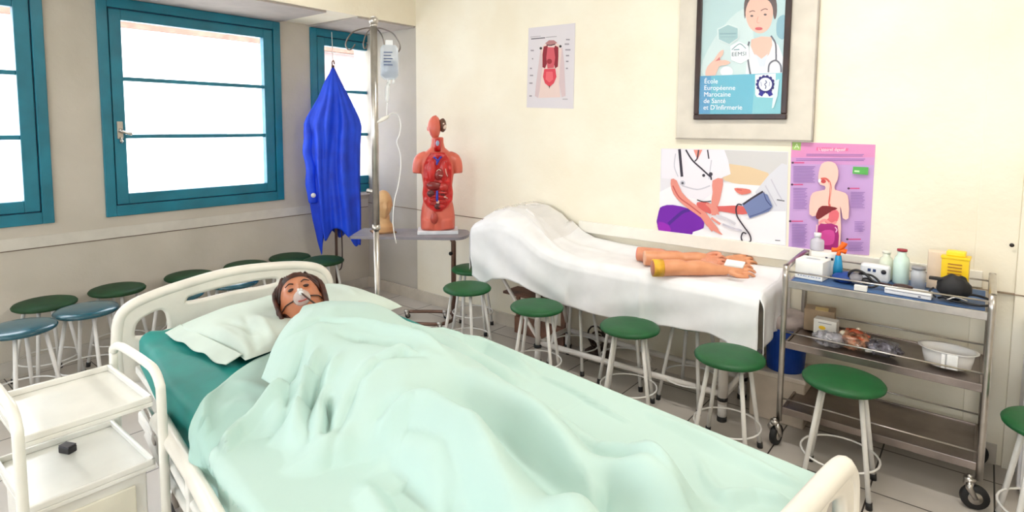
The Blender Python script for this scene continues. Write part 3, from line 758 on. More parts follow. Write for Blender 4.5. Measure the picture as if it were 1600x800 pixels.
# ================================================================ WHITE CART (lower left)
CK = .979
ct = thing('instrument_cart', 'white enamelled two-tier cart with tube handles beside the bed head', 'cart', (-1.94, .455, 0))
EN = mat((236, 235, 230), .22, var=.02, coat=.4, name='white_enamel')
cx0, cx1, cy0, cy1 = -2.116, -1.771, .309, .598
def tray(m, z, lip=.018):
    m.box((cx0, cy0, z-.012), (cx1, cy1, z), 0, .002)
    for a, b_ in (((cx0, cy0), (cx1, cy0+.010)), ((cx0, cy1-.010), (cx1, cy1)), ((cx0, cy0), (cx0+.010, cy1)), ((cx1-.010, cy0), (cx1, cy1))):
        m.box((a[0], a[1], z), (b_[0], b_[1], z+lip), 0, .003)
ZT1, ZT2 = .823, .641
m = M(); tray(m, ZT1); m.build('shelf', EN, ct, True)
m = M(); tray(m, ZT2); m.build('shelf', EN, ct, True)
m = M(); m.box((cx0+.012, cy0+.02, .10), (cx1-.012, cy1-.02, ZT2-.014), 0, .004); m.build('cabinet_body', EN, ct, True)
dm = M(); dm.box((cx1-.012, cy0+.04, .12), (cx1-.004, cy1-.05, ZT2-.04), 0, .003); dr = dm.build('door', mat((232, 228, 212), .35, var=.03), ct, True)
# tube hoops at both ends
for yy, nm in ((cy1+.010, 'handle_frame'), (cy0-.010, 'handle_frame')):
    m = M()
    pts = [(cx0, yy, .07), (cx0, yy, .5), (cx0, yy, .85), (cx0+.008, yy, .883), (cx0+.032, yy, .903), (cx0+.10, yy, .914), (cx1-.065, yy, .915), (cx1-.008, yy, .907), (cx1+.024, yy, .878), (cx1+.031, yy, .83), (cx1+.031, yy, .5), (cx1+.031, yy, .07)]
    m.tube(pts, .0125, n=14, sm=4); m.build(nm, mat((238, 236, 228), .35, var=.02, coat=.2), ct, True)
for xx in (cx0, cx1+.031):
    for yy in (cy0-.010, cy1+.010):
        inv = (xx+1.94, yy-.455); caster(ct, inv[0], inv[1], .028, 0, .08, .3)
bx = thing('black_box', 'small black plastic box lying on the cart middle shelf', 'box', PZ(106, 706, ZT2), R_(25))
M().box((-.020, -.013, 0), (.020, .013, .020), bev=.003).build('case', mat((26, 22, 26), .35), bx)
M().box((-.019, -.012, .020), (.019, .012, .0235), bev=.001).build('lid', mat((58, 52, 58), .3), bx)

# ================================================================ IV STAND, BAG, TUBE
ivx, ivy = -2.69, 2.09
iv = thing('drip_stand', 'tall polished steel drip stand with ball top and four hooks behind the bed', 'stand', (ivx, ivy, 0))
M().tube([(0, 0, .03), (0, 0, 1.02)], .0155, n=18).build('lower_pole', STEEL, iv)
M().tube([(0, 0, 1.0), (0, 0, 2.16)], .0195, n=18).lathe([(.022, 1.0), (.024, 1.01), (.022, 1.03)], (0, 0, 0), 0, 18).build('pole', STEEL, iv)
M().ell((0, 0, 2.175), .026).lathe([(.018, 2.14), (.022, 2.15), (.018, 2.16)], (0, 0, 0), 0, 16).build('ball_cap', STEEL, iv)
for dx, dz, am in ((-.150, -.115, .0), (-.065, -.10, 1), (.145, -.125, 0), (.055, -.16, 1)):
    # hooks arch in the plane across the view
    ax = Vector((math.cos(YAW+.1), math.sin(YAW+.1), 0)); ay = Vector((-ax.y, ax.x, 0)); s_ = 1 if dx > 0 else -1
    off = ay*(.05 if am else -.02)
    e = ax*dx
    pts = [Vector((0, 0, 2.135)), e*.3+off*.3+Vector((0, 0, 2.133)), e*.75+off+Vector((0, 0, 2.135+dz*.25)), e+off+Vector((0, 0, 2.135+dz*.75)), e*.93+off+Vector((0, 0, 2.135+dz*1.05)), e*.78+off+Vector((0, 0, 2.135+dz*1.02)), e*.66+off+Vector((0, 0, 2.135+dz*.8))]
    M().tube(pts, .0038, sm=6, n=8).build('hook', STEELD, iv)
m = M(); 
for k in range(5):
    a = 2*PI*k/5+.3; m.tube([(0, 0, .09), (math.cos(a)*.27, math.sin(a)*.27, .07)], .013)
m.lathe([(.03, .05), (.035, .12), (.02, .13)], (0, 0, 0)); m.build('base', STEEL, iv)
for k in range(5): a = 2*PI*k/5+.3; caster(iv, math.cos(a)*.27, math.sin(a)*.27, .022, 0, .07, a)
M().tube([Vector((0, 0, 1.22)), Vector((-.05, -.02, 1.222))], [.008, .014]).build('clamp_knob', STEEL, iv)
# the bag hangs from the near right hook
yb = ivy+.10
bgp = PX(608, 66, -2.60)
bag = thing('infusion_bag', 'half-full clear infusion bag hanging from the drip stand', 'bag', bgp)
ax = Vector((math.cos(YAW+.1), math.sin(YAW+.1), 0)); ay = Vector((-ax.y, ax.x, 0))
Q = Matrix((ax, ay, Vector((0, 0, 1)))).transposed()
def bagf(hh, wd, th, z0, z1):
    m = M(); rows = []
    for i in range(17):
        t = i/16; z = z0+(z1-z0)*t; e = min(1, 6*t+.35, 5*(1-t)+.5); w1 = wd*(e**.5); t1 = th*math.sin(PI*min(1, .12+t*.78))
        rows.append([Q @ Vector((w1*math.cos(a), t1*math.sin(a), z)) for a in [2*PI*k/28 for k in range(29)]])
    m.grid(rows); m.add(rows[0][:28], [list(range(28))]); m.add(rows[-1][:28], [list(range(28))[::-1]]); return m
bagf(.2, .050, .020, -.205, -.015).build('pouch', mat((214, 222, 232), .08, var=0, alpha=.45, coat=.4, name='bag_film'), bag)
bagf(.2, .044, .015, -.195, -.10).build('fluid', mat((120, 140, 175), .05, var=0, alpha=.55, name='fluid'), bag)
m = M(); m.box((-.02, -.003, -.018), (.02, .003, .012), 0, .003)
m.v = [Q @ v for v in m.v]; m.build('hanger_tab', CLRW, bag)
m = M()
for k in range(5): m.box((-.028, -.0225, -.06-.017*k), (.02-.008*(k % 2), -.0215, -.055-.017*k), 0)
m.v = [Q @ v for v in m.v]; m.build('print', mat((58, 76, 120), .5, var=0), bag)
m = M(); m.tube([(0, 0, -.205), (0, 0, -.235)], .007).tube([(.022, 0, -.203), (.022, 0, -.228)], .006)
m.v = [Q @ v for v in m.v]; m.build('port', CLRW, bag)
ln = thing('infusion_line', 'thin clear infusion line with drip chamber looping down from the bag', 'tube', bgp)
P = lambda x, y: PX(x, y, -2.60)-bgp
M().tube([P(606, 128), P(606, 134), P(605, 136), P(605, 156), P(604, 160)], [.004, .010, .012, .012, .005]).build('drip_chamber', CLR, ln)
M().tube([P(606, 124), P(605, 160), P(604, 180), P(603, 186)], .0026, n=8).tube([P(603, 184), P(612, 177), P(622, 180), P(626, 195), P(624, 210), P(620, 222), P(625, 240), P(626, 262), P(622, 290), P(616, 315), P(614, 350), P(619, 380)], .0026, sm=6, n=8).build('line', mat((238, 238, 236), .3, var=0), ln)
M().tube([P(590, 191), P(597, 187), P(606, 182)], [.004, .012, .010], sm=3).build('roller_clamp', WHITE, ln)

# ================================================================ GOWN ON ITS STAND
gx, gy = -4.36, 2.955
gs = thing('coat_stand', 'slim metal pole standing at the window wall holding the blue gown', 'stand', (gx, gy, 0))
BRN = mat((120, 98, 90), .35, .8, var=.05)
M().tube([(0, 0, .03), (0, 0, 2.10)], .012, n=12).build('pole', BRN, gs)
M().tube([(0, 0, 2.09), (.0, -.01, 2.12), (.01, .0, 2.14), (.005, .01, 2.11)], .005, sm=4).build('top_hook', BRN, gs)
m = M()
for k in range(3): a = 2*PI*k/3+.5; m.tube([(0, 0, .10), (math.cos(a)*.2, math.sin(a)*.2, .012)], .010)
m.build('base', BRN, gs)
M().tube([(.03, .03, .95), (.035, .035, .5), (.03, .03, .36), (.02, .01, .33)], .005, sm=3).build('hanging_cord', mat((60, 44, 44), .6), gs)
BLUE = mat((12, 72, 226), .6, var=.08, scale=6, bump=.1, bscale=20, name='blue_cotton', two=(8, 54, 196))
gw = thing('blue_gown', 'bright blue surgical gown hanging by its collar from the slim pole', 'gown', (gx, gy, 2.08))
gax = Vector((math.cos(R_(53)), math.sin(R_(53)), 0)); gay = Vector((-gax.y, gax.x, 0))
prof = [(0, .008, .008, .010), (.05, .028, .03, .020), (.13, .075, .065, .04), (.25, .12, .125, .065), (.42, .215, .20, .085), (.48, .235, .215, .09), (.62, .215, .205, .09), (.9, .205, .20, .09), (1.15, .19, .20, .09), (1.32, .165, .20, .085), (1.42, .14, .20, .08)]
rows = []; NA = 96
for i in range(61):
    zz = 1.42*i/60; lw = interp([(p[0], p[1]) for p in prof], zz); rw = interp([(p[0], p[2]) for p in prof], zz); dp = interp([(p[0], p[3]) for p in prof], zz); row = []
    for k in range(NA+1):
        a = 2*PI*k/NA; c, s_ = math.cos(a), math.sin(a)
        ph = .5*math.sin(1.3*zz+.4); fold = 1+min(1, zz*2.2)*(.30*math.sin(6*a+1.4*zz+ph)+.20*math.sin(11*a+2-1.1*zz)+.12*math.sin(17*a+zz*2))*(.30+.70*abs(s_))
        X_ = (lw if c < 0 else rw)*c*(.90+.10*fold)+.012*math.sin(5*zz+1)*min(1, zz)+.018*math.sin(3.1*a+2.6*zz)*min(1, zz); Y_ = dp*s_*fold
        hem = .16*max(0, math.sin(2.0*a+2.2))+.06*math.sin(5*a)
        z_ = -zz*(1+(.10*hem/.16 if zz > 1.0 else .10*hem/.16*zz))
        row.append(gax*X_+gay*Y_+Vector((0, 0, z_)))
    rows.append(row)
M().grid(rows).build('cloth', BLUE, gw, solid=.003)
# a sleeve hanging on the left with its white button
m = M(); sl = [gax*-.15+gay*-.03+Vector((0, 0, -.36)), gax*-.215+gay*-.04+Vector((0, 0, -.55)), gax*-.20+gay*-.05+Vector((0, 0, -.85)), gax*-.185+gay*-.05+Vector((0, 0, -1.16))]
m.tube(sl, [.03, .040, .044, .046], sm=5, n=14)
for i_, v_ in enumerate(m.v):
    t_ = -v_.z; m.v[i_] = v_+gax*(.010*math.sin(t_*24)+.006*math.sin(t_*47+i_ % 14))+gay*(.03+.008*math.sin(t_*19+(i_ % 14)))
m.build('sleeve', BLUE, gw, sub=1)
bt = gax*-.175+gay*-.072+Vector((0, 0, -1.08)); M().lathe([(.001, 0), (.020, 0), (.020, .005), (.001, .005)], bt, 0, 18, -gay).build('button', WHITE, gw)
M().tube([(0, 0, .05), (-.01, 0, .30)], .0025).build('hanging_string', WHITE, gw)

# ================================================================ OVERBED TABLE WITH MODELS
ta = R_(37); tdx = Vector((math.cos(ta), math.sin(ta), 0)); tdy = Vector((-tdx.y, tdx.x, 0))
tcx, tcy = -3.52, 3.085
tb = thing('overbed_table', 'grey-topped overbed table on a brown steel column in the corner', 'table', (tcx, tcy, 0), ta)
m = M(); m.prism([Vector((x, y, .722)) for x, y in [(p.x, p.y) for p in smooth_path([(-.44, -.16, 0), (-.40, -.18, 0), (0, -.18, 0), (.34, -.18, 0), (.42, -.15, 0), (.455, -.05, 0), (.455, .05, 0), (.42, .15, 0), (.34, .18, 0), (0, .18, 0), (-.40, .18, 0), (-.44, .16, 0)], 4, True)]], (0, 0, .022))
m.build('tabletop', mat((134, 130, 138), .35, var=.06), tb)
BR2 = mat((128, 100, 88), .32, .75, var=.06)
lg = tb.matrix_world if 0 else None
lp = Matrix.Rotation(-ta, 3, 'Z') @ (Vector((-3.318, 3.372, 0))-Vector((tcx, tcy, 0)))
lp = Vector((.33, .02, 0))
M().tube([(lp.x-.10, lp.y, .712), (lp.x-.03, lp.y, .708), (lp.x, lp.y, .67), (lp.x, lp.y, .06)], .020, n=14, sm=0).build('column', BR2, tb)
M().ell((lp.x-.02, lp.y-.025, .58), .016).build('clamp_knob', RUB, tb)
M().tube([(lp.x-.40, -.14, .055), (lp.x-.12, -.16, .055), (lp.x-.02, -.10, .055), (lp.x, 0, .055), (lp.x-.02, .10, .055), (lp.x-.12, .15, .055), (lp.x-.40, .14, .055)], .014, sm=5).build('base', BR2, tb)
for xx, yy in ((lp.x-.40, -.14), (lp.x-.40, .14), (lp.x-.08, -.15), (lp.x-.08, .14)): caster(tb, xx, yy, .020, 0, .05, .5)
ZTB = .744
def facing(p): d = (CAM-Vector(p)); return math.atan2(d.y, d.x)+PI/2        # local -y faces the camera
# --- torso
tp = PZ(681, 357, ZTB); tp = Vector((tcx, tcy, 0))+tdx*((tp-Vector((tcx, tcy, 0))).dot(tdx))+tdx*.045+tdy*.03; tp.z = ZTB
TOR = thing('anatomy_torso', 'flesh-coloured anatomical torso with open chest showing red organs, on the grey table', 'anatomical model', tp, facing(tp))
M().box((-.185, -.11, 0), (.185, .11, .028), bev=.004).build('base_board', mat((226, 228, 236), .4), TOR)
FL = mat((216, 104, 84), .4, var=.06, coat=.25, name='torso_skin', two=(204, 92, 74)); RED = mat((204, 22, 22), .35, var=.2, scale=14, coat=.3, name='organ_red', two=(170, 10, 14))
DRED = mat((84, 10, 16), .4, var=.2, coat=.2); BLU = mat((28, 48, 168), .35, var=.05, coat=.2); PNK = mat((214, 96, 80), .35, var=.1, coat=.3)
m = M(); q = 0.028
def tring(z, wx, dy, cy=0, ex=2.4):
    out = []
    for k in range(40):
        a = 2*PI*k/40; c, s_ = math.cos(a), math.sin(a)
        out.append(Vector((wx*math.copysign(abs(c)**(2/ex), c), cy+dy*math.copysign(abs(s_)**(2/ex), s_), z)))
    return out
rings = [(.028, .155, .085), (.06, .158, .09), (.13, .158, .095), (.20, .148, .09), (.27, .130, .08), (.34, .128, .08), (.42, .140, .088), (.50, .152, .092), (.56, .160, .09), (.61, .150, .08), (.65, .105, .06), (.68, .065, .052), (.72, .056, .055), (.76, .055, .058)]
R2 = [tring(z, a, b_) for z, a, b_ in rings]; R2.append(tring(.762, .01, .01))
vs = [v for r in R2 for v in r]; fs = [[i*40+k, i*40+(k+1) % 40, (i+1)*40+(k+1) % 40, (i+1)*40+k] for i in range(len(R2)-1) for k in range(40)]; fs.append(list(range(40))[::-1]); fs.append([(len(R2)-1)*40+k for k in range(40)])
m.add(vs, fs)
for s_ in (-1, 1):
    m.tube([(s_*.10, 0, .60), (s_*.155, 0, .575), (s_*.178, -.005, .53), (s_*.183, -.008, .475)], [.055, .060, .052, .046], sm=4, n=16)
# pelvis groin lines
for s_ in (-1, 1): m.tube([(s_*.07, -.02, .10), (s_*.08, -.03, .028)], [.082, .075], n=16)
m.build('torso_shell', FL, TOR, remesh=.007)
# head: one half with face, the other opened
m = M()
def thf(v, w_):
    p = w_.copy(); x, y_, z = v
    if z < 0: p.x *= 1-.28*(-z)
    if y_ < 0:
        p.y -= .020*math.exp(-(x/.13)**2-((z+.12)/.2)**2)
        for s_ in (-1, 1): p.y += .008*math.exp(-((x-s_*.36)/.15)**2-((z-.08)/.12)**2)
        p.y -= .006*math.exp(-(x/.22)**2-((z+.5)/.07)**2)
    if x > .05: p.x *= .55; p.z *= .93
    return p
m.ell((-.012, -.005, .835), (.080, .082, .098), 0, None, 32, thf); m.ell((-.086, .0, .83), (.010, .014, .022)); m.build('head', FL, TOR)
m = M(); m.ell((.046, .0, .855), (.036, .05, .055), 0, None, 20, lambda v, w_: w_*(1+.10*noise.noise(v*5))); m.build('brain_half', mat((120, 84, 70), .5, var=.2, scale=20), TOR)
M().ell((.062, -.028, .842), (.022, .02, .020)).ell((.05, -.035, .865), (.015, .014, .014)).build('skull_piece', mat((226, 208, 196), .45, var=.1), TOR)
M().tube([(0, -.062, .75), (.0, -.062, .70), (0, -.055, .655)], [.030, .034, .030]).build('throat', RED, TOR)
M().ell((0, -.092, .715), (.016, .010, .022)).build('larynx', mat((150, 164, 196), .35), TOR)
# chest and belly cavity
def oval(z): return 1.18*interp([(.19, .03), (.22, .075), (.27, .108), (.33, .112), (.40, .104), (.48, .108), (.55, .104), (.60, .082), (.635, .055)], z)
rows = []
for i in range(37):
    z = .185+.455*i/36; wd = oval(z); row = []
    for k in range(25):
        x = wd*(k/12-1); dy = -.104-.012*math.sin(PI*(k/24)); row.append(Vector((x, dy+.010*noise.noise(Vector((x*30, z*30, 0))), z)))
    rows.append(row)
m = M(); m.grid(rows)
rim = [r[0] for r in rows]+[r[-1] for r in rows[::-1]]
m.build('cavity', RED, TOR, solid=.012)
M().tube([Vector((v.x, v.y+.004, v.z)) for v in rim], .006, closed=True, n=8).build('cut_rim', mat((206, 70, 58), .4), TOR)
o = M(); o.ell((-.050, -.112, .50), (.046, .022, .090)).ell((.052, -.112, .50), (.044, .022, .088)); o.build('lungs', RED, TOR)
M().ell((.012, -.126, .475), (.038, .022, .048), rot=Matrix.Rotation(.5, 3, 'Y')).build('heart', mat((150, 24, 24), .3, var=.2, coat=.3), TOR)
M().ell((-.032, -.118, .385), (.070, .022, .036)).build('liver', mat((122, 14, 16), .3, var=.1, coat=.3), TOR)
M().ell((.050, -.120, .375), (.042, .02, .032)).build('stomach', mat((196, 40, 34), .3, var=.1, coat=.3), TOR)
for c_, r_ in (((-.062, -.121, .325), (.034, .012, .028)), ((.044, -.121, .328), (.022, .010, .028)), ((.0, -.121, .225), (.032, .010, .026))): M().ell(c_, r_).build('hollow', DRED, TOR)
m = M(); pts = []
for k in range(60): t = k/59; pts.append((.078*math.sin(t*PI*7)*(1-.25*t), -.117-.006*math.cos(t*20), .335-.115*t))
m.tube(pts, .011, n=8, sm=2); m.build('intestines', mat((186, 26, 26), .3, var=.15, coat=.3), TOR)
M().tube([(-.035, -.130, .61), (-.012, -.133, .595), (0, -.134, .57), (.018, -.133, .60), (.035, -.130, .612)], .008, sm=4).tube([(0, -.134, .59), (-.008, -.136, .55)], .009).tube([(-.004, -.133, .35), (-.006, -.136, .30), (-.004, -.133, .26)], [.010, .012, .008], sm=3).build('veins', BLU, TOR)
M().tube([(-.01, -.147, .50), (.01, -.148, .515), (.03, -.145, .505)], .003, sm=3).tube([(.01, -.148, .47), (.045, -.142, .465)], .003).tube([(.07, -.138, .52), (.078, -.136, .48), (.09, -.132, .46)], .003, sm=3).tube([(.075, -.136, .305), (.055, -.138, .30), (.09, -.130, .29)], .003, sm=3).ell((0, -.136, .262), (.014, .006, .014)).build('white_vessels', mat((232, 196, 186), .4), TOR)
M().ell((-.032, -.110, .13), (.034, .014, .046)).build('bladder', mat((170, 62, 52), .35, var=.15, coat=.2), TOR)
TOR.scale = (.86, .92, 1.0)
# --- head bust
bp_ = PZ(603, 360, ZTB); bp_ = Vector((tcx, tcy, 0))+tdx*max(-.36, (bp_-Vector((tcx, tcy, 0))).dot(tdx))+tdy*.0; bp_.z = ZTB
WD = mat((204, 164, 118), .5, var=.12, scale=9, name='wooden_bust', two=(186, 142, 98))
hb = thing('head_bust', 'tan wooden-looking head bust on the table behind the drip stand', 'bust', bp_, facing(bp_)+.25)
m = M(); m.lathe([(.085, 0), (.085, .05), (.078, .06), (.062, .075), (.052, .10), (.052, .14)], (0, 0, 0), 0, 28, None, 1, .85)
def bhf(v, w_):
    p = w_.copy(); x, y_, z = v
    if z < 0: p.x *= 1-.25*(-z)
    if y_ < 0:
        p.y -= .024*math.exp(-(x/.14)**2-((z+.10)/.2)**2)
        for q_ in (-1, 1): p.y += .014*math.exp(-((x-q_*.36)/.18)**2-((z-.08)/.13)**2)
        p.y -= .010*math.exp(-(x/.25)**2-((z+.5)/.08)**2); p.y += .006*math.exp(-(x/.3)**2-((z+.42)/.04)**2)
        p.y -= .010*math.exp(-(x/.25)**2-((z+.85)/.14)**2)
    return p
m.ell((0, -.01, .225), (.070, .088, .115), 0, None, 40, bhf)
for s_ in (-1, 1): m.ell((s_*.068, .0, .22), (.010, .016, .026))
m.build('head', WD, hb, remesh=.0038)
M().box((-.088, -.078, 0), (.088, .078, .012), bev=.003).build('base', mat((150, 112, 78), .5, var=.1), hb)

# ================================================================ EXAMINATION COUCH
ec = thing('examination_couch', 'white tubular examination couch with raised head end along the back wall', 'couch', (-1.8, 3.28, 0))
TW = mat((224, 218, 214), .35, var=.05, coat=.2)
tx0, tx1, ty0, ty1 = -2.78, -.90, 3.05, 3.50
for i, (xx, yy, dx) in enumerate(((-2.27, 3.09, 0), (-2.27, 3.46, 0), (-1.04, 3.12, 0), (-1.04, 3.46, 0))):
    m = M(); s_ = 1 if xx > -1.5 else -1
    m.tube([(xx+s_*.0, yy, .66), (xx, yy, .40), (xx, yy, .10)], .017 if i < 2 else .026, n=14)
    l_ = m.build('leg', TW, ec, True); M().tube([(xx, yy, .10), (xx, yy, .02)], .021 if i < 2 else .024, n=14).build('foot_sleeve', mat((214, 210, 208), .4), l_, True)
    M().tube([(xx, yy, .028), (xx, yy, 0)], .026, n=14).build('rubber_foot', RUB, l_, True); M().tube([(xx, yy, .135), (xx, yy, .115)], .027, n=14).build('black_collar', RUB, l_, True)
m = M()
m.tube([(-2.27, 3.11, .14), (-1.04, 3.14, .14)], .018).tube([(-2.27, 3.44, .14), (-1.04, 3.44, .14)], .018).tube([(-2.27, 3.09, .14), (-2.27, 3.46, .14)], .016).tube([(-1.04, 3.12, .14), (-1.04, 3.46, .14)], .018)
m.tube([(-1.04, 3.15, .14), (-.93, 3.40, .34)], .014); m.build('stretcher', TW, ec, True)
m = M(); m.tube([(-2.27, 3.12, .12), (-2.30, 3.12, .30), (-2.15, 3.14, .42), (-1.95, 3.16, .60)], .015, sm=4).tube([(-2.27, 3.40, .30), (-2.72, 3.32, .60)], .013).tube([(-2.72, 3.12, .66), (-2.45, 3.12, .34), (-2.27, 3.12, .14)], .013, sm=3).tube([(-1.95, 3.30, .60), (-2.2, 3.30, .45), (-2.27, 3.44, .2)], .013, sm=3)
m.build('brace', TW, ec, True)
M().box((tx0+.55, ty0+.02, .66), (tx1-.02, ty1-.01, .745), bev=.02).build('padding', mat((120, 60, 50), .5), ec, True)
q = Matrix.Rotation(R_(22), 3, 'Y')
M().box((-2.80, ty0+.02, .775), (-2.25, ty1-.01, .845), bev=.02, rot=q).build('head_section', mat((120, 60, 50), .5), ec, True)
# stacked brown trays under the head end
ut = thing('wooden_tray', 'brown wooden board leaning under the head end of the couch', 'board', (-2.55, 3.42, 0), 0)
M().box((-.22, -.10, .34), (.24, .08, .36), bev=.004).box((-.22, .06, .12), (-.19, .08, .35)).box((.2, .06, .12), (.24, .08, .35)).box((-.22, .04, 0), (.24, .08, .13), bev=.004).build('board', mat((122, 84, 66), .6, var=.2), ut)
cb = thing('coiled_cable', 'tangled dark cable heap on the floor under the couch', 'cable', (-2.02, 3.46, 0))
m = M()
for k in range(7):
    rr = .035+.008*(k % 3); m.tube([(math.cos(a)*rr*1.3+.012*math.sin(k*2), .02*math.sin(k), .10+.010*k*(k % 2)+math.sin(a)*rr*1.4) for a in [2*PI*j/14 for j in range(14)]], .006, closed=True, n=6)
m.box((-.09, -.04, 0), (.09, .045, .045), 0, .01); m.build('cable', mat((70, 52, 44), .6, var=.3), cb)
# ---- white sheet over the couch
CW = mat((238, 238, 242), .75, var=.02, bump=.06, bscale=10, name='white_cotton')
ZS = .765
def ctop(x, y):     # surface height
    h = interp([(-2.83, .93), (-2.74, .985), (-2.62, 1.015), (-2.50, 1.005), (-2.38, .955), (-2.28, .875), (-2.2, .82), (-2.1, .785), (-1.9, .77), (-.85, .765)], x)
    t = (y-3.03)/.47
    base = ZS+(h-ZS)*(.80+.20*sstep(0, .5, t))
    return base+.035*sstep(.72, 1.0, t)*(1 if x > -2.3 else .2)+.006*noise.noise(Vector((x*5, y*7, .5)))
def cfold(x, y): return .012*gau(y-3.20+.30*(x+2.35), 0, .022)*sstep(-2.6, -2.4, x)*(1-sstep(-2.1, -1.9, x))+.008*gau(x+1.50, 0, .008)+.010*math.exp(-((y-3.28-.18*(x+2.3))/.03)**2)*(1 if x < -1.9 else 0)
hang = [(-2.83, .33), (-2.74, .43), (-2.65, .40), (-2.5, .36), (-2.3, .31), (-2.09, .27), (-1.8, .27), (-1.5, .28), (-1.3, .24), (-1.1, .225), (-1.0, .24), (-.9, .30), (-.845, .315)]
rows = []; NX = 150
for i in range(NX+1):
    x = -2.83+(-.845+2.83)*i/NX; row = []; hg = interp(hang, x)
    ed = 3.035
    for j in range(70):
        if j < 40:
            y = 3.525-(3.525-ed)*j/39; z = ctop(x, y)+cfold(x, y)
            if j == 39: zl = z
            rd = max(0, (3.09-y)/.055); z -= .028*rd*rd
            row.append(Vector((x, y, z)))
        else:
            t = (j-39)/30; zb = row[39].z
            f = t*(.016*math.sin(x*9+1)+.010*math.sin(x*23+2*t)+.020*noise.noise(Vector((x*4, t*1.5, 7))))
            crease = .010*math.exp(-((x+1.50)/.012)**2)
            z = zb-hg*t-.012*t*t
            if x < -2.0: f += .020*math.sin((x*1.2+z*2.2)*11)*t*.8
            else: f += .007*math.sin((x*.9-z*2.8)*13)*t
            row.append(Vector((x, ed-.014*min(1, t*8)+f*.7-crease+.010*t, z)))
    rows.append(row)
xr = -.845; m = M(); m.grid(rows)
# foot-end fall
rows2 = []
for j in range(40):
    y = 3.525-(3.525-3.035)*j/39; z0 = rows[-1][j].z; row = []
    ln_ = interp([(3.03, .315), (3.1, .30), (3.2, .26), (3.5, .27)], y)
    for i in range(24):
        t = i/23; row.append(Vector((xr+.022*math.sin(min(1, t*5)*PI/2)+.010*t*math.sin(y*38)+.05*t*sstep(3.2, 3.05, y)*0, y, z0-ln_*t)))
    rows2.append(row)
m.grid(rows2, flip=True)
# head-end fall
rows3 = []
for j in range(40):
    y = 3.525-(3.525-3.035)*j/39; z0 = rows[0][j].z; row = []
    for i in range(20):
        t = i/19; row.append(Vector((-2.83-.018*math.sin(min(1, t*5)*PI/2)+.012*t*math.sin(y*30), y, z0-(.33+.03*math.sin(y*12)*t)*t)))
    rows3.append(row)
m.grid(rows3)
cw = thing('white_sheet', 'white cotton sheet draped over the couch and hanging down its front', 'sheet', (-1.8, 3.28, .75))
m.build('cloth', CW, cw, True, solid=.003)
# the loose clear plastic over the raised end
rows = []
for i in range(40):
    x = -2.74+.52*i/39; row = []
    for j in range(24):
        y = 3.50-.34*j/23; row.append(Vector((x, y, ctop(x, y)+.012+.012*abs(noise.noise(Vector((x*9, y*9, 3)))))))
    rows.append(row)
pc = thing('plastic_cover', 'crumpled clear plastic cover over the raised head of the couch', 'cover', (-2.5, 3.3, .95))
M().grid(rows).build('film', mat((236, 232, 228), .3, var=0, alpha=.28, name='film'), pc, True)

# ---- practice arms on the couch
ARM = mat((226, 158, 116), .42, var=.06, scale=12, coat=.15, name='arm_skin', two=(214, 142, 100))
ARM2 = mat((222, 150, 118), .42, var=.06, scale=12, coat=.15, name='arm_skin_pink', two=(206, 130, 98))
def arm(label, a, b_, zc, palm_up=1, r0=.046, material=ARM, curl=.3, band=None, endm=None, roll=.7):
    a = Vector(a); b_ = Vector(b_); d = (b_-a); L = d.length; t = thing('training_arm', label, 'arm model', (a.x, a.y, zc-.04), math.atan2(d.y, d.x), 'injection practice arms')
    m = M(); H = .045; La = L-.165
    m.tube([(0, 0, H), (La*.12, 0, H), (La*.35, 0, H+.002), (La*.45, .0, H-.002), (La*.62, 0, H), (La*.86, 0, H-.010), (La, 0, H-.014)], [r0*.96, r0, r0*.97, r0*.86, r0*.92, r0*.66, r0*.58], sm=5, n=20)
    cr, sr = math.cos(roll), math.sin(roll); hz = H-.004
    def hv(x, y_, z_): return Vector((x, y_*cr-z_*sr, hz+y_*sr+z_*cr))
    hq = Matrix.Rotation(roll, 3, 'X')
    m.ell(hv(La+.045, 0, 0), (.056, .042, .020), 0, hq); m.ell(hv(La+.005, 0, 0), (.042, .031, .023), 0, hq); m.ell(hv(La+.03, -.024*palm_up, .004), (.034, .016, .016), 0, hq)
    for k, ln_ in enumerate((.070, .080, .075, .058)):
        y_ = (k-1.5)*.0225; c = curl*(1+.2*k)
        x1 = La+.086-.004*abs(k-1.2)
        m.tube([hv(La+.055, y_*.85, 0), hv(x1, y_, .001), hv(x1+ln_*.45, y_*1.18, .006*(1-c)+.012*c), hv(x1+ln_*.80, y_*1.24, -.004-ln_*.10*c), hv(x1+ln_, y_*1.26, -.010-ln_*.40*c)], [.0125, .0108, .0102, .0094, .0075], n=10, sm=3)
    m.tube([hv(La+.012, -.026*palm_up, 0), hv(La+.042, -.050*palm_up, .006), hv(La+.078, -.062*palm_up, .008), hv(La+.104, -.060*palm_up, .003)], [.015, .0135, .012, .009], sm=3, n=10)
    m.build('arm_skin', material, t, remesh=.0036)
    M().tube([(-.002, 0, H), (.006, 0, H)], [r0*.9, r0*.97], n=20).build('end_cap', endm or mat((186, 112, 84), .5, var=.05), t)
    if band: M().tube([(.0, 0, H), (.055, 0, H)], r0*1.04, n=24).build('yellow_band', mat((236, 178, 48), .5, var=.15, scale=14), t)
    return t
zt = ZS+.03
A0 = PZ(1020, 415, zt+.03); A1 = PZ(1180, 418, zt+.02)
arm('tan practice arm with a yellow band at its cut end, nearest the couch front', (A0.x, A0.y, 0), (A1.x, A1.y+.01, 0), zt+.012, 1, .047, band=1)
B0 = PZ(1003, 400, zt+.04); B1 = PZ(1183, 405, zt+.04)
arm('tan practice arm lying between the other two arms', (B0.x, B0.y+.03, 0), (B1.x-.01, B1.y+.06, 0), zt+.018, 1, .045, material=ARM, endm=mat((232, 178, 150), .5))
C0 = Vector((B0.x-.088, B0.y+.120, 0)); C1 = Vector((C0.x+.53, C0.y+.125, 0))
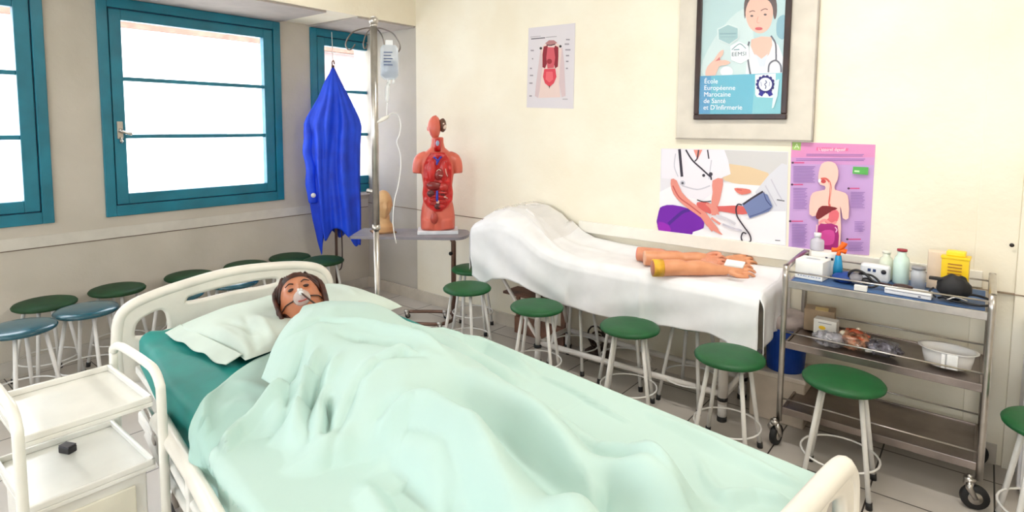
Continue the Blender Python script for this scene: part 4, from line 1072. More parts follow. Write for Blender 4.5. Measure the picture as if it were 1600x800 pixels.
arm('pinkish practice arm at the back, its hand resting higher', (C0.x, C0.y, 0), (C1.x, C1.y+.0, 0), zt+.016, -1, .045, material=ARM2, curl=.7, endm=mat((226, 128, 112), .5))
tp_ = thing('gauze_dressing', 'small white gauze patch taped over the wrist of the front arm', 'dressing', PZ(1148, 411, zt+.075))
M().box((-.050, -.024, -.010), (.050, .024, .002), bev=.004, rot=Matrix.Rotation(.5, 3, 'X')).build('pad', mat((240, 236, 234), .8), tp_)

# ================================================================ STEEL TROLLEY
tr_ = thing('steel_trolley', 'three-shelf stainless steel trolley on castors against the back wall', 'trolley', (-.335, 3.28, 0))
X0, X1, Y0, Y1 = -.735, .055, 3.06, 3.48
SH = mat((150, 138, 132), .3, .9, var=.1, scale=6, name='steel_shelf')
for z, mt_ in ((.842, mat((72, 112, 158), .5, var=.1)), (.535, SH), (.195, SH)):
    m = M(); m.box((X0+.01, Y0, z-.03), (X1-.01, Y0+.012, z+.006), 0, .003); m.box((X0+.01, Y1-.012, z-.03), (X1-.01, Y1, z+.006), 0, .003)
    m.box((X0+.01, Y0+.01, z-.03), (X0+.022, Y1-.01, z+.006), 0, .003); m.box((X1-.022, Y0+.01, z-.03), (X1-.01, Y1-.01, z+.006), 0, .003)
    m.box((X0+.015, Y0+.008, z-.012), (X1-.015, Y1-.008, z-.002)); o = m.build('shelf', STEEL if z > .8 else SH, tr_, True)
    zz = z+.052
    M().tube([(X0, Y0, zz), (X1, Y0, zz)], .0042, n=8).build('guard_rod', STEEL, tr_, True)
    M().tube([(X0, Y1, zz), (X1, Y1, zz)], .0042, n=8).build('guard_rod', STEEL, tr_, True)
for xx in (X0, X1):
    m = M(); m.tube([(xx, Y0, .13), (xx, Y0, .86), (xx, Y0+.012, .895), (xx, Y0+.05, .915), (xx, Y1-.05, .925), (xx, Y1-.012, .905), (xx, Y1, .87), (xx, Y1, .13)], .0135, n=14, sm=4)
    m.build('end_frame', STEEL, tr_, True)
for i, (xx, yy) in enumerate(((X0, Y0), (X1, Y0), (X0, Y1), (X1, Y1))): caster(tr_, xx+.335-.01, yy-3.28, .052, 0, .145, (1.4, .25, 1.2, .6)[i])
mt_ = thing('blue_tray_liner', 'blue liner sheet covering the top shelf of the steel trolley', 'liner', (-.335, 3.28, .843))
M().box((-.38, -.20, 0), (.37, .195, .004), bev=.001).build('sheet', mat((64, 100, 150), .55, var=.15), mt_)
ZP = .849
def at(x, y, Y): p = PY(x, y, Y); return Vector((p.x, Y, ZP))
# glove box (white, printed)
g_ = thing('glove_box', 'white printed glove carton at the left end of the trolley top', 'box', at(1270, 420, 3.20), R_(-6))
M().box((-.064, -.06, 0), (.064, .06, .095), bev=.003).build('carton', mat((244, 243, 240), .6, var=.02), g_)
M().ell((0, 0, .095), (.035, .02, .003)).build('slot', mat((190, 195, 205), .6), g_)
m = M()
for k in range(9): m.box((-.05+.012*k, -.0608, .014), (-.044+.012*k+.002*(k % 3), -.06, .018))
m.box((.0, -.0608, .03), (.05, -.06, .033)); m.build('print', mat((150, 158, 190), .6), g_)
# white carton behind with blue liner
g_ = thing('tissue_carton', 'low white carton behind the glove carton on the trolley top', 'box', at(1292, 402, 3.34), R_(8))
M().box((-.07, -.05, 0), (.06, .05, .115), bev=.003).build('carton', mat((240, 238, 234), .6, var=.03), g_)
M().box((.02, -.051, .08), (.032, -.0495, .092)).box((-.005, -.051, .085), (.005, -.0495, .095)).build('print', mat((60, 60, 80), .6), g_)
# bottles
def bottle(name, lb, p, r, h, bodym, capm, neck=.5, caph=.02):
    t = thing(name, lb, 'bottle', p); M().lathe([(.001, 0), (r*.95, 0), (r, .006), (r, h*.68), (r*.85, h*.8), (r*neck, h*.88), (r*neck, h)], (0, 0, 0), 0, 24).build('bottle_body', bodym, t)
    M().lathe([(r*neck*1.15, h), (r*neck*1.15, h+caph), (.001, h+caph)], (0, 0, 0), 0, 18).build('cap', capm, t); return t
bottle('plastic_bottle', 'cloudy plastic bottle standing on the low white carton', at(1276, 400, 3.34)+Vector((0, 0, .116)), .033, .070, mat((206, 204, 216), .2, var=0, alpha=.8), mat((232, 232, 238), .3, var=0), .45)
bottle('lotion_bottle', 'teal-labelled bottle with a dark red cap at the back of the trolley', at(1408, 420, 3.36), .034, .158, mat((214, 236, 226), .2, var=.02, alpha=.95), mat((150, 34, 52), .4), .55, .010)
bottle('saline_bottle', 'faint greenish bottle left of the red-capped bottle', at(1384, 420, 3.40), .032, .132, mat((226, 232, 214), .2, var=.02, alpha=.9), mat((232, 232, 220), .4), .5, .012)
# orange tourniquet bow
g_ = thing('orange_clamp', 'bright orange plastic clamp sticking up beside the white carton', 'clamp', at(1311, 410, 3.27)+Vector((0, 0, .055)))
M().tube([(-.035, 0, .085), (-.01, 0, .088), (.012, -.004, .108), (.02, 0, .128)], [.012, .010, .013, .015], sm=3).tube([(0, 0, .09), (.030, 0, .082)], [.010, .013]).tube([(0, 0, .09), (-.006, 0, .055)], [.010, .009]).build('jaw', mat((255, 104, 8), .4, var=.06), g_)
M().tube([(-.004, 0, -.055), (-.004, 0, .0), (-.004, 0, .06)], [.022, .022, .013]).build('stem', mat((20, 140, 190), .4), g_)
g_ = thing('blue_pouch', 'royal blue folded pouch beside the glove carton on the trolley', 'pouch', at(1322, 432, 3.21), R_(20))
M().ell((0, 0, .022), (.060, .055, .024), 0, None, 24, lambda v, w_: Vector((w_.x*(1+.12*noise.noise(v*3)), w_.y, max(-.02, w_.z*(1+.3*noise.noise(v*4)))))).build('fabric', mat((16, 66, 150), .55, var=.2), g_)
# stethoscope / blood pressure bits
BLK = mat((22, 20, 24), .45, var=.1)
g_ = thing('blood_pressure_gauge', 'grey round gauge with black bulb tubing, left of centre on the trolley top', 'gauge', at(1345, 442, 3.17))
M().lathe([(.001, .014), (.024, .014), (.028, .008), (.028, -.008), (.001, -.010)][::-1], (-.02, 0, .036), 0, 26, (0, -.7, .7)).build('dial', mat((128, 126, 134), .4), g_)
M().tube([(-.045, .01, .02), (-.05, 0, .055), (-.02, 0, .075), (.02, 0, .06), (.05, -.01, .035), (.09, 0, .02), (.12, .01, .012)], .006, sm=6).tube([(-.01, .0, .06), (.04, .02, .055), (.075, 0, .03), (.05, -.03, .01), (0, -.02, .01)], .005, sm=6).ell((.022, 0, .028), (.028, .02, .018)).build('tubing', BLK, g_)
g_ = thing('small_white_box', 'little blank white box at the front rail of the trolley top', 'box', at(1345, 449, 3.085)+Vector((0, 0, 0)), 0)
M().box((-.026, -.012, 0), (.026, .012, .024), bev=.002).build('carton', mat((244, 242, 240), .6), g_)
g_ = thing('white_meter', 'white hand-held meter with dark buttons lying behind the black tubing', 'meter', at(1368, 424, 3.33), R_(-4))
M().box((-.062, -.03, 0), (.062, .02, .085), bev=.012).build('case', mat((238, 238, 240), .4), g_)
for k, xx in enumerate((-.028, -.006)): M().box((xx, -.0325, .050), (xx+.013, -.029, .064), bev=.001).build('button', mat((40, 60, 110), .4), g_)
M().lathe([(.011, 0), (.011, .003), (.001, .003)], (.040, -.03, .056), 0, 16, (0, -1, 0)).build('dial', mat((50, 44, 50), .4), g_)
g_ = thing('long_white_case', 'long white instrument case lying flat in the middle of the trolley top', 'case', at(1420, 452, 3.14), R_(-3))
M().box((-.088, -.035, 0), (.088, .035, .028), bev=.005).build('case', mat((238, 236, 238), .5, var=.03), g_)
M().box((-.085, -.037, .018), (.085, -.034, .020)).box((.04, -.0365, .006), (.05, -.034, .012)).build('seam', mat((120, 120, 140), .5), g_)
g_ = thing('oval_holder', 'dark reddish-black oval holder lying on the long white case', 'holder', at(1411, 438, 3.14)+Vector((0, 0, .029)))
M().ell((0, 0, .006), (.040, .022, .012)).tube([(-.04, 0, .004), (-.09, .01, .0045)], .005).build('body', mat((56, 24, 28), .35, var=.2), g_)
g_ = thing('clear_jar', 'small clear jar with grey lid behind the long white case', 'jar', at(1435, 430, 3.30))
M().lathe([(.001, 0), (.028, 0), (.030, .075), (.025, .088), (.025, .092)], (0, 0, 0)).build('glass', mat((212, 214, 220), .1, var=0, alpha=.6), g_); M().lathe([(.028, .092), (.028, .106), (.001, .106)], (0, 0, 0)).build('lid', mat((150, 148, 152), .4), g_)
g_ = thing('beige_carton', 'upright beige carton left of the yellow container', 'box', at(1463, 425, 3.38), R_(4))
M().box((-.036, -.03, 0), (.036, .03, .175), bev=.003).build('carton', mat((226, 206, 186), .7, var=.04), g_)
g_ = thing('sharps_container', 'yellow sharps container with louvred front at the trolley back right', 'container', at(1492, 432, 3.35), R_(-3))
m = M(); m.prism([(-.050, -.035, 0), (.050, -.035, 0), (.050, .035, 0), (-.050, .035, 0)], (0, 0, .165)); m.box((-.054, -.038, .155), (.054, .038, .168), 0, .003); m.build('container_body', mat((248, 206, 22), .4, var=.03), g_)
M().box((-.036, -.028, .168), (.036, .028, .190), bev=.005).build('lid', mat((250, 214, 40), .4), g_)
m = M(); 
for k in range(4): m.box((-.026, -.0385, .085+.015*k), (.026, -.0345, .091+.015*k))
m.build('louvre', mat((176, 120, 20), .5), g_)
g_ = thing('blood_pressure_cuff', 'black crumpled blood pressure cuff with cable loop at the right end of the trolley', 'cuff', at(1490, 456, 3.16))
m = M(); m.ell((0, 0, .060), (.062, .045, .055), 0, None, 28, lambda v, w_: Vector((w_.x*(1+.15*noise.noise(v*2.5)), w_.y*(1+.1*noise.noise(v*3)), max(-.058, w_.z*(1+.25*noise.noise(v*2.2)))))); m.box((-.09, -.02, .085), (-.02, .01, .097), 0, .003); m.build('cuff', mat((20, 18, 22), .6, var=.2), g_)
M().tube([(.03, 0, .03), (.07, .02, .035), (.115, .03, .025), (.135, 0, .012), (.10, -.04, .008), (.05, -.045, .008), (0, -.045, .012), (-.03, -.04, .02), (-.05, -.02, .010)], .0052, sm=6).tube([(-.07, -.01, .05), (-.085, -.01, .03), (-.06, -.02, .01)], .004, sm=4).build('cable', BLK, g_)
M().tube([(-.02, -.055, .014), (.01, -.052, .030), (.05, -.055, .022)], .0035, sm=3).build('buckle', STEEL, g_)
# middle shelf
ZMs = .541
def am(x, y, Y, z=ZMs): p = PY(x, y, Y); return Vector((p.x, Y, z))
g_ = thing('medicine_box', 'white medicine box with a yellow logo on the trolley middle shelf', 'box', am(1291, 510, 3.25), R_(-2))
M().box((-.052, -.03, 0), (.052, .03, .095), bev=.002).build('carton', mat((236, 232, 226), .6), g_)
M().ell((-.012, -.0305, .055), (.016, .001, .010)).build('logo', mat((240, 196, 40), .5, var=0), g_); M().box((-.030, -.0308, .078), (.030, -.0298, .081)).build('print', mat((120, 120, 130), .5, var=0), g_)
g_ = thing('cardboard_box', 'open brown cardboard box behind the white medicine box', 'box', am(1282, 480, 3.36), R_(6))
M().box((-.07, -.05, 0), (.07, .05, .115), bev=.002).build('carton', mat((170, 146, 120), .7, var=.1), g_); M().box((-.02, -.05, .113), (.04, -.02, .121), rot=Matrix.Rotation(.3, 3, 'X')).build('flap', mat((214, 188, 130), .6), g_)
def lump(name, lb, p, r, colr, al, rz=0, seed=0, rough=.2):
    t = thing(name, lb, 'bag', p, rz, 'plastic bags on the trolley shelf')
    def fn(v, w_):
        n1 = noise.noise(v*3+Vector((seed, 0, 0))); n2 = noise.noise(v*8+Vector((0, seed, 0))); k = 1+.28*n1+.16*n2
        return Vector((w_.x*k, w_.y*k, max(-r[2]*.9, w_.z*k)))
    M().ell((0, 0, r[2]*.9), r, 0, None, 40, fn).build('film', mat(colr, rough, var=.3, scale=30, alpha=al, coat=.4), t)
    return t
b1 = lump('plastic_bag', 'clear crinkled plastic bag in front of the medicine box', am(1297, 522, 3.14), (.075, .045, .034), (188, 186, 196), .55, 0, 1)
b2 = lump('plastic_bag', 'plastic bag of orange and brown airway parts in the middle of the shelf', am(1335, 528, 3.19), (.075, .075, .040), (206, 150, 120), .7, .3, 4)
M().tube([(-.05, -.03, .04), (0, .01, .074), (.04, -.01, .06)], .013, sm=4).tube([(-.03, .03, .07), (.02, .04, .066), (.06, .0, .05)], .012, sm=4).ell((.0, -.04, .05), (.04, .018, .018)).build('tube_bundle', mat((206, 96, 62), .4, var=.3, scale=25), b2)
M().ell((-.05, .0, .062), (.014, .012, .014)).ell((.02, .038, .078), (.010,)*3).build('connector', mat((238, 226, 206), .4), b2)
b3 = lump('plastic_bag', 'grey-blue plastic bag of tubing right of the orange parts', am(1378, 538, 3.18), (.078, .070, .034), (128, 124, 138), .7, -.2, 8)
M().tube([(-.05, -.05, .012), (-.02, -.055, .020), (.0, -.04, .03)], .006, sm=3).ell((.04, .02, .04), (.008,)*3).build('connector', mat((232, 230, 230), .4), b3)
g_ = thing('plastic_tub', 'white oval plastic tub with a wide rim on the trolley middle shelf', 'tub', am(1480, 565, 3.20), R_(-4))
pr = [(.001, .004), (.075, .004), (.086, .012), (.094, .050), (.097, .075), (.112, .080), (.113, .083), (.096, .080), (.090, .05), (.080, .014), (.001, .010)]
M().lathe(pr, (0, 0, 0), 0, 40, None, 1.0, .72).build('tub_body', mat((238, 236, 236), .35, var=.02, coat=.3), g_)
M().box((-.015, -.078, .012), (.0, -.068, .075), bev=.003).box((.005, -.080, .014), (.045, -.069, .078), bev=.003).build('clip', mat((246, 246, 246), .4), g_)

# ---- blue bin between couch and trolley
g_ = thing('blue_bin', 'blue plastic bin with a pale liner, on a low beige box between couch and trolley', 'bin', (-.80, 3.41, 0))
M().lathe([(.001, .0), (.095, 0), (.108, .25), (.114, .255), (.114, .27), (.104, .27), (.09, .01), (.001, .01)], (0, 0, .272), 0, 32).build('bin_body', mat((10, 72, 180), .4, var=.08), g_)
bp2 = thing('storage_box', 'low beige box on the floor under the blue bin', 'box', (-.81, 3.41, 0))
M().box((-.14, -.12, 0), (.14, .125, .25), bev=.008).build('box_body', mat((204, 190, 176), .6, var=.05), bp2)
M().box((-.145, -.125, .245), (.145, .13, .27), bev=.006).build('lid', mat((214, 202, 190), .6, var=.05), bp2)
# bin bag hanging over the rim
M().lathe([(.116, .535), (.119, .57), (.110, .60), (.07, .605), (.03, .60)], (0, 0, -.02), 0, 28).build('bin_bag', mat((182, 168, 164), .5, var=.2), g_)
# ---- white cabinet at the far right
g_ = thing('white_cabinet', 'white cabinet side just entering at the right edge', 'cabinet', (.42, 3.38, 0))
M().box((-.235, -.10, .04), (.235, .12, .74), bev=.004).box((-.22, -.08, 0), (.22, .1, .04)).build('cabinet_body', mat((232, 230, 234), .4), g_)
M().box((-.225, -.112, .06), (.225, -.101, .72), bev=.003).build('door', mat((236, 234, 236), .4), g_)

# ================================================================ POSTERS AND FRAME
def pm(r, g__, b__, ro=.6): return mat((r, g__, b__), ro, var=0)
class Sheet:
    """a flat printed sheet on the back wall: polygons given in photograph pixels, laid on the wall plane"""
    def __init__(s, Y): s.Y = Y; s.m = M(); s.mats = []; s.lay = 0
    def mi(s, c):
        if c not in s.mats: s.mats.append(c)
        return s.mats.index(c)
    def poly(s, pts, c, sm=0):
        pp = [PY(x, y, s.Y) for x, y in pts]
        if sm: pp = smooth_path(pp, sm, True)
        y = s.Y-.0016-s.lay*.00022; s.lay += 1
        pp = [Vector((p.x, y, p.z)) for p in pp]; tri = tessellate_polygon([pp]); fs = []
        for t in tri:
            a, b_, d = (pp[i] for i in t); fs.append(list(t) if (b_-a).cross(d-a).y < 0 else list(t)[::-1])
        s.m.add(pp, fs, s.mi(c), False)
    def line(s, pts, w_, c, sm=4):
        pts = smooth_path([(x, y, 0) for x, y in pts], sm) if len(pts) > 2 and sm else [Vector((x, y, 0)) for x, y in pts]
        L, R = [], []
        for i, p in enumerate(pts):
            a = pts[max(i-1, 0)]; b_ = pts[min(i+1, len(pts)-1)]; d = (b_-a).normalized(); n_ = Vector((-d.y, d.x, 0))*w_/2
            L.append((p+n_)[:2]); R.append((p-n_)[:2])
        s.poly(L+R[::-1], c)
    def dot(s, x, y, r, c, ry=None): s.poly([(x+r*math.cos(2*PI*k/20), y+(ry or r)*math.sin(2*PI*k/20)) for k in range(20)], c)
    def text(s, body, x, y, hpx, c, slope=0, wmul=1, align='LEFT'):
        o = PY(x, y, s.Y); e = PY(x+40, y+40*slope, s.Y); d = (e-o).normalized(); size = (PY(x, y-hpx, s.Y)-o).length*1.38
        s.lay += 2; s.m.text(body, size, (o.x, s.Y-.0016-s.lay*.00022, o.z), d*wmul, (0, 0, 1), (0, -1, 0), s.mi(c), align, .00005)
    def build(s, name, parent=None, th=.0014):
        return s.m.build(name, s.mats, parent, True)
def poster(name, label, corners, base, Y=YW-.001):
    ps = [PY(x, y, Y) for x, y in corners]; c = sum(ps, Vector())/len(ps)
    t = thing(name, label, 'poster', (c.x, Y, c.z)); m = M(); m.prism([Vector((p.x, Y, p.z)) for p in ps], (0, -.0015, 0)); m.build('paper', base, t, True)
    return t, Sheet(Y)
# --- anatomy chart (left)
t, s_ = poster('anatomy_poster', 'small white anatomy poster of a red torso, alone near the corner', [(826, 44), (899, 36), (896, 170), (823, 168)], pm(216, 210, 216))
GR = pm(150, 144, 152)
s_.line([(830, 61), (852, 59)], 1.6, pm(90, 86, 96), 0); s_.line([(853, 58.5), (870, 57)], 1, GR, 0); s_.line([(829, 58), (845, 56.5)], .8, GR, 0)
body = pm(226, 202, 196); pale = pm(208, 186, 190)
s_.poly([(845, 76), (842, 100), (838, 130), (836, 150), (841, 153), (846, 130), (850, 105), (852, 80)], pale)
s_.poly([(879, 74), (882, 100), (883, 130), (884, 150), (878, 152), (874, 130), (873, 105), (872, 80)], pale)
s_.poly([(846, 78), (850, 70), (858, 66), (866, 66), (874, 70), (878, 78), (875, 105), (874, 130), (876, 152), (842, 153), (845, 130), (848, 105)], body)
s_.poly([(852, 68), (858, 63), (866, 63), (871, 67), (862, 72)], pm(176, 120, 122)); s_.line([(854, 70), (860, 71), (868, 69)], 1.5, pm(60, 20, 40))
s_.dot(845.5, 75.5, 2, pm(24, 24, 24)); s_.dot(876, 72.5, 2, pm(24, 24, 24))
s_.poly([(850, 73), (856, 71), (858, 80), (857, 95), (852, 107), (848, 105), (848, 85)], pm(136, 14, 38)); s_.poly([(868, 71), (873, 74), (873, 88), (872, 104), (868, 107), (865, 95), (864, 80)], pm(136, 14, 38))
s_.poly([(856, 74), (866, 74), (868, 90), (866, 106), (856, 107), (854, 90)], pm(206, 84, 96)); s_.dot(859, 96, 4, pm(150, 24, 40))
s_.poly([(851, 108), (868, 107), (870, 120), (866, 130), (859, 136), (852, 130), (849, 120)], pm(212, 58, 76)); s_.poly([(854, 112), (864, 112), (865, 124), (859, 129), (853, 124)], pm(226, 96, 106))
s_.poly([(858, 134), (860, 134), (859, 139)], pm(60, 30, 30))
for yy, x0, x1 in ((70, 885, 891), (77, 883, 890), (86, 884, 892), (95, 885, 890), (104, 885, 889), (115, 885, 888)): s_.line([(x0, yy-8), (x1, yy-8)], 2.2, GR, 0)
for yy, x0, x1 in ((79, 830, 835), (92, 832, 834), (107, 829, 832), (118, 829, 834), (130, 828, 833), (150, 828, 832)): s_.line([(x0, yy), (x1, yy)], 2.2, GR, 0)
s_.line([(880, 155), (888, 155)], 1, GR, 0)
s_.build('print', t)
# --- backing board and framed school poster
p00, p11 = PY(1057, 216, 3.52), PY(1270, 0, 3.52)
xa, xb, zb = -1.525, -.748, 1.528
bb = thing('backing_board', 'large pale grey wall board behind the framed poster', 'board', (-1.13, YW, 1.9))
m = M(); m.box((xa, YW-.025, zb), (xb, YW-.001, 2.52), 0, .004); m.build('panel', mat((212, 204, 192), .4, var=.03), bb, True)
m = M(); m.box((xb, YW-.026, zb-.004), (xb+.006, YW-.001, 2.525)).box((xa-.004, YW-.026, zb-.006), (xb+.006, YW-.001, zb)); m.build('edge_strip', mat((172, 162, 152), .4), bb, True)
YF = YW-.028
fr = thing('framed_poster', 'dark wood framed blue poster of a nurse in white coat', 'framed poster', (-1.14, YF, 2.0))
q1, q2 = PY(1085, 187, YF), PY(1231, 187, YF); q3 = PY(1238, 0, YF)
fx0, fx1, fz0, fz1 = q1.x, q3.x+.002, q1.z, 2.43; fwid = .032
m = M()
for a, b_ in (((fx0, fz0), (fx1, fz0+fwid)), ((fx0, fz1-fwid), (fx1, fz1)), ((fx0, fz0+fwid), (fx0+fwid, fz1-fwid)), ((fx1-fwid, fz0+fwid), (fx1, fz1-fwid))): m.box((a[0], YF-.022, a[1]), (b_[0], YF, b_[1]), 0, .005)
m.build('frame', mat((46, 18, 14), .4, var=.2, coat=.1), fr, True)
m = M(); m.box((fx0+fwid-.004, YF-.006, fz0+fwid-.004), (fx1-fwid+.004, YF-.001, fz1-fwid+.004)); m.build('backing', pm(178, 208, 212), fr, True)
s_ = Sheet(YF-.006)
s_.poly([(1099, -30), (1229, -40), (1226, 40), (1223, 180), (1095, 178)], pm(176, 206, 210)); s_.poly([(1140, 30), (1170, 20), (1175, 118), (1100, 118), (1105, 80)], pm(196, 216, 218), 3)
s_.poly([(1215, 30), (1228, 25), (1226, 60), (1214, 55)], pm(120, 168, 186), 3)
wht = pm(226, 228, 234); skin = pm(230, 178, 160)
s_.poly([(1165, 118), (1168, 90), (1172, 72), (1180, 64), (1205, 62), (1216, 70), (1224, 90), (1223, 120)], wht)
s_.poly([(1174, 62), (1206, 58), (1202, 85), (1190, 92), (1178, 84)], skin, 2); s_.poly([(1180, 84), (1190, 92), (1200, 84), (1195, 104), (1187, 104)], pm(206, 214, 226))
s_.poly([(1164, 30), (1163, 5), (1170, -10), (1185, -18), (1203, -14), (1213, 0), (1214, 22), (1210, 30), (1204, 12), (1180, 4), (1168, 14)], pm(64, 34, 36), 3)
s_.poly([(1165, 20), (1172, 0), (1186, -4), (1202, 2), (1208, 16), (1206, 34), (1200, 46), (1190, 52), (1180, 50), (1170, 40)], skin, 3)
s_.line([(1171, 19), (1176, 17), (1180, 18)], 1.4, pm(90, 60, 56)); s_.line([(1189, 17), (1195, 14), (1200, 15)], 1.4, pm(90, 60, 56))
s_.dot(1175, 25, 2.4, pm(60, 46, 52), 1.6); s_.dot(1196, 23, 2.4, pm(60, 46, 52), 1.6); s_.line([(1185, 26), (1183, 35), (1187, 36)], 1, pm(206, 140, 124)); s_.dot(1186, 45, 6, pm(196, 50, 64), 2.4)
for k in ([(1171, 65), (1168, 80), (1170, 100), (1173, 117)], [(1205, 56), (1212, 68), (1213, 84), (1213, 95)], [(1201, 113), (1202, 102), (1207, 96), (1214, 95), (1220, 102), (1221, 113)]): s_.line(k, 2.6, pm(74, 74, 92))
s_.poly([(1122, 46), (1138, 38), (1154, 44), (1154, 60), (1140, 70), (1123, 62)], pm(146, 182, 188)); s_.line([(1122, 46), (1138, 38), (1154, 44), (1154, 60), (1140, 70), (1123, 62), (1122, 46)], 2, pm(206, 222, 224), 0)
s_.line([(1125, 53), (1151, 52.5)], 2.2, pm(124, 160, 170), 0); s_.line([(1126, 58), (1150, 58)], .8, pm(120, 156, 166), 0)
s_.poly([(1142, 72), (1155, 65), (1170, 72), (1171, 92), (1158, 100), (1143, 94)], pm(232, 240, 242)); s_.line([(1144, 78), (1152, 71), (1158, 69), (1166, 76)], 1.2, pm(60, 120, 130))
s_.text('EEMSI', 1143.5, 88, 6.2, pm(24, 60, 84), -.05, 1.08); s_.line([(1147, 78), (1156, 77.5)], 1.3, pm(60, 110, 130), 0)
s_.poly([(1103, 118), (1106, 104), (1116, 94), (1124, 82), (1131, 78), (1130, 86), (1124, 94), (1134, 94), (1142, 98), (1134, 102), (1124, 104), (1118, 118)], skin, 2); s_.poly([(1118, 96), (1125, 89), (1126, 94)], pm(190, 90, 90))
s_.dot(1136, 112, 10, wht, 8)
s_.poly([(1095, 119), (1224, 114), (1222, 179), (1094, 178)], pm(64, 168, 196)); s_.poly([(1094, 119), (1112, 119), (1110, 178), (1093, 178)], pm(36, 138, 190)); s_.poly([(1180, 117), (1224, 114), (1222, 179), (1176, 178)], pm(104, 186, 200))
WT = pm(240, 248, 250)
for k, tx in enumerate(('École', 'Européenne', 'Marocaine', 'de Santé', "et D'Infirmerie")): s_.text(tx, 1101-(k*.3), 130.5+k*10.2, 7.4, WT, 0, .98)
s_.poly([(1181, 117), (1213, 115), (1212, 150), (1207, 153), (1184, 152), (1181, 148)], pm(236, 240, 246))
for k in range(14):
    a = 2*PI*k/14; s_.dot(1197+12.6*math.cos(a), 132+12.2*math.sin(a), 2.6, pm(38, 32, 110))
s_.dot(1197, 132, 13, pm(38, 32, 110)); s_.dot(1197, 132, 10.4, pm(224, 230, 240)); s_.line([(1197, 126), (1199, 129), (1196, 132), (1198, 135), (1197, 139)], 1.6, pm(86, 90, 130)); s_.line([(1190, 128), (1191, 135)], 1, pm(140, 144, 180)); s_.line([(1204, 128), (1203, 135)], 1, pm(140, 144, 180))
s_.poly([(1189, 142), (1196, 144), (1192, 151), (1186, 148)], pm(46, 40, 140)); s_.poly([(1199, 144), (1206, 142), (1209, 148), (1203, 151)], pm(46, 40, 140))
s_.poly([(1212, 126), (1219, 124), (1216, 150), (1210, 168), (1207, 170), (1209, 152)], pm(206, 228, 234))
s_.build('print', fr)
M().box((fx0+fwid-.002, YF-.0185, fz0+fwid-.002), (fx1-fwid+.002, YF-.0175, fz1-fwid+.002)).build('glass_pane', GLASSR, fr, True)
# --- blood pressure photo poster
t, s_ = poster('blood_pressure_poster', 'poster of a nurse with purple trousers taking a patient blood pressure', [(1033, 232), (1110, 233), (1232, 237), (1228, 384), (1030, 362)], pm(224, 222, 230))
Wp = pm(238, 236, 242); GYp = pm(196, 194, 208); SK = pm(224, 142, 130); SKd = pm(196, 88, 84)
s_.poly([(1110, 234), (1231, 238), (1230, 262), (1196, 285), (1130, 284), (1118, 260)], pm(206, 204, 206)); s_.poly([(1140, 256), (1200, 270), (1196, 290), (1145, 286), (1128, 276)], pm(222, 196, 160), 2)
s_.poly([(1031, 300), (1060, 285), (1130, 286), (1190, 290), (1229, 300), (1227, 383), (1030, 361)], Wp)
s_.poly([(1180, 300), (1200, 275), (1222, 255), (1231, 258), (1228, 330), (1200, 330)], pm(214, 214, 224)); s_.line([(1205, 280), (1215, 300), (1222, 312)], 2, GYp); s_.line([(1196, 290), (1208, 312), (1214, 322)], 2, GYp); s_.line([(1214, 312), (1226, 314)], 2, pm(120, 120, 130))
s_.poly([(1035, 233), (1132, 234), (1138, 250), (1142, 272), (1118, 282), (1116, 300), (1100, 312), (1068, 308), (1058, 300), (1052, 280), (1034, 278), (1034, 255)], pm(232, 228, 238))
s_.poly([(1084, 234), (1098, 234), (1090, 250)], SK); s_.line([(1056, 240), (1054, 260), (1060, 276)], 1.6, GYp); s_.line([(1112, 250), (1108, 280)], 1.6, GYp); s_.line([(1066, 290), (1090, 296), (1110, 290)], 2, GYp)
DK = pm(52, 44, 60)
s_.line([(1062, 233), (1064, 255), (1066, 276)], 4.2, DK); s_.line([(1072, 234), (1082, 250), (1096, 263), (1110, 276)], 2.4, DK); s_.line([(1092, 234), (1090, 247), (1086, 252)], 2, DK); s_.line([(1106, 234), (1108, 248)], 2, DK); s_.line([(1110, 270), (1112, 281)], 2.4, DK); s_.dot(1111, 272, 3, DK); s_.dot(1100, 274, 2.4, DK)
s_.dot(1067, 286, 4.2, GYp); s_.dot(1067, 286, 2, pm(90, 86, 96))
s_.poly([(1114, 282), (1130, 279), (1128, 300), (1122, 322), (1112, 322), (1114, 300)], SK, 2)
s_.poly([(1030, 330), (1036, 322), (1052, 320), (1080, 327), (1098, 340), (1100, 356), (1084, 362), (1082, 367), (1030, 361)], pm(112, 10, 168), 2); s_.line([(1045, 350), (1066, 332), (1078, 328)], 5, pm(74, 16, 140)); s_.poly([(1030, 346), (1046, 352), (1048, 363), (1030, 361)], pm(150, 20, 180), 2)
s_.poly([(1049, 280), (1058, 282), (1066, 300), (1082, 316), (1100, 328), (1112, 344), (1122, 358), (1130, 367), (1118, 362), (1104, 352), (1096, 340), (1076, 326), (1058, 310), (1050, 296)], SK, 2)
for k in ([(1104, 346), (1110, 356), (1114, 361)], [(1110, 344), (1120, 356), (1124, 364)], [(1112, 340), (1120, 346), (1126, 350)]): s_.line(k, 3.2, SK)
s_.line([(1052, 290), (1062, 308), (1078, 320), (1096, 334)], 2, SKd)
s_.poly([(1090, 316), (1106, 316), (1122, 322), (1145, 321), (1165, 323), (1168, 334), (1150, 334), (1126, 330), (1110, 334), (1092, 324)], pm(212, 96, 92), 2)
for k in range(4): s_.line([(1104+k*4, 318), (1112+k*3, 326), (1114+k*3, 336)], 3, SK)
s_.line([(1090, 312), (1100, 315), (1112, 314)], 1.6, DK)
s_.poly([(1148, 294), (1160, 294), (1172, 296), (1174, 301), (1160, 304), (1152, 300)], pm(220, 120, 106), 2); s_.line([(1152, 296), (1160, 297)], 1.4, SKd)
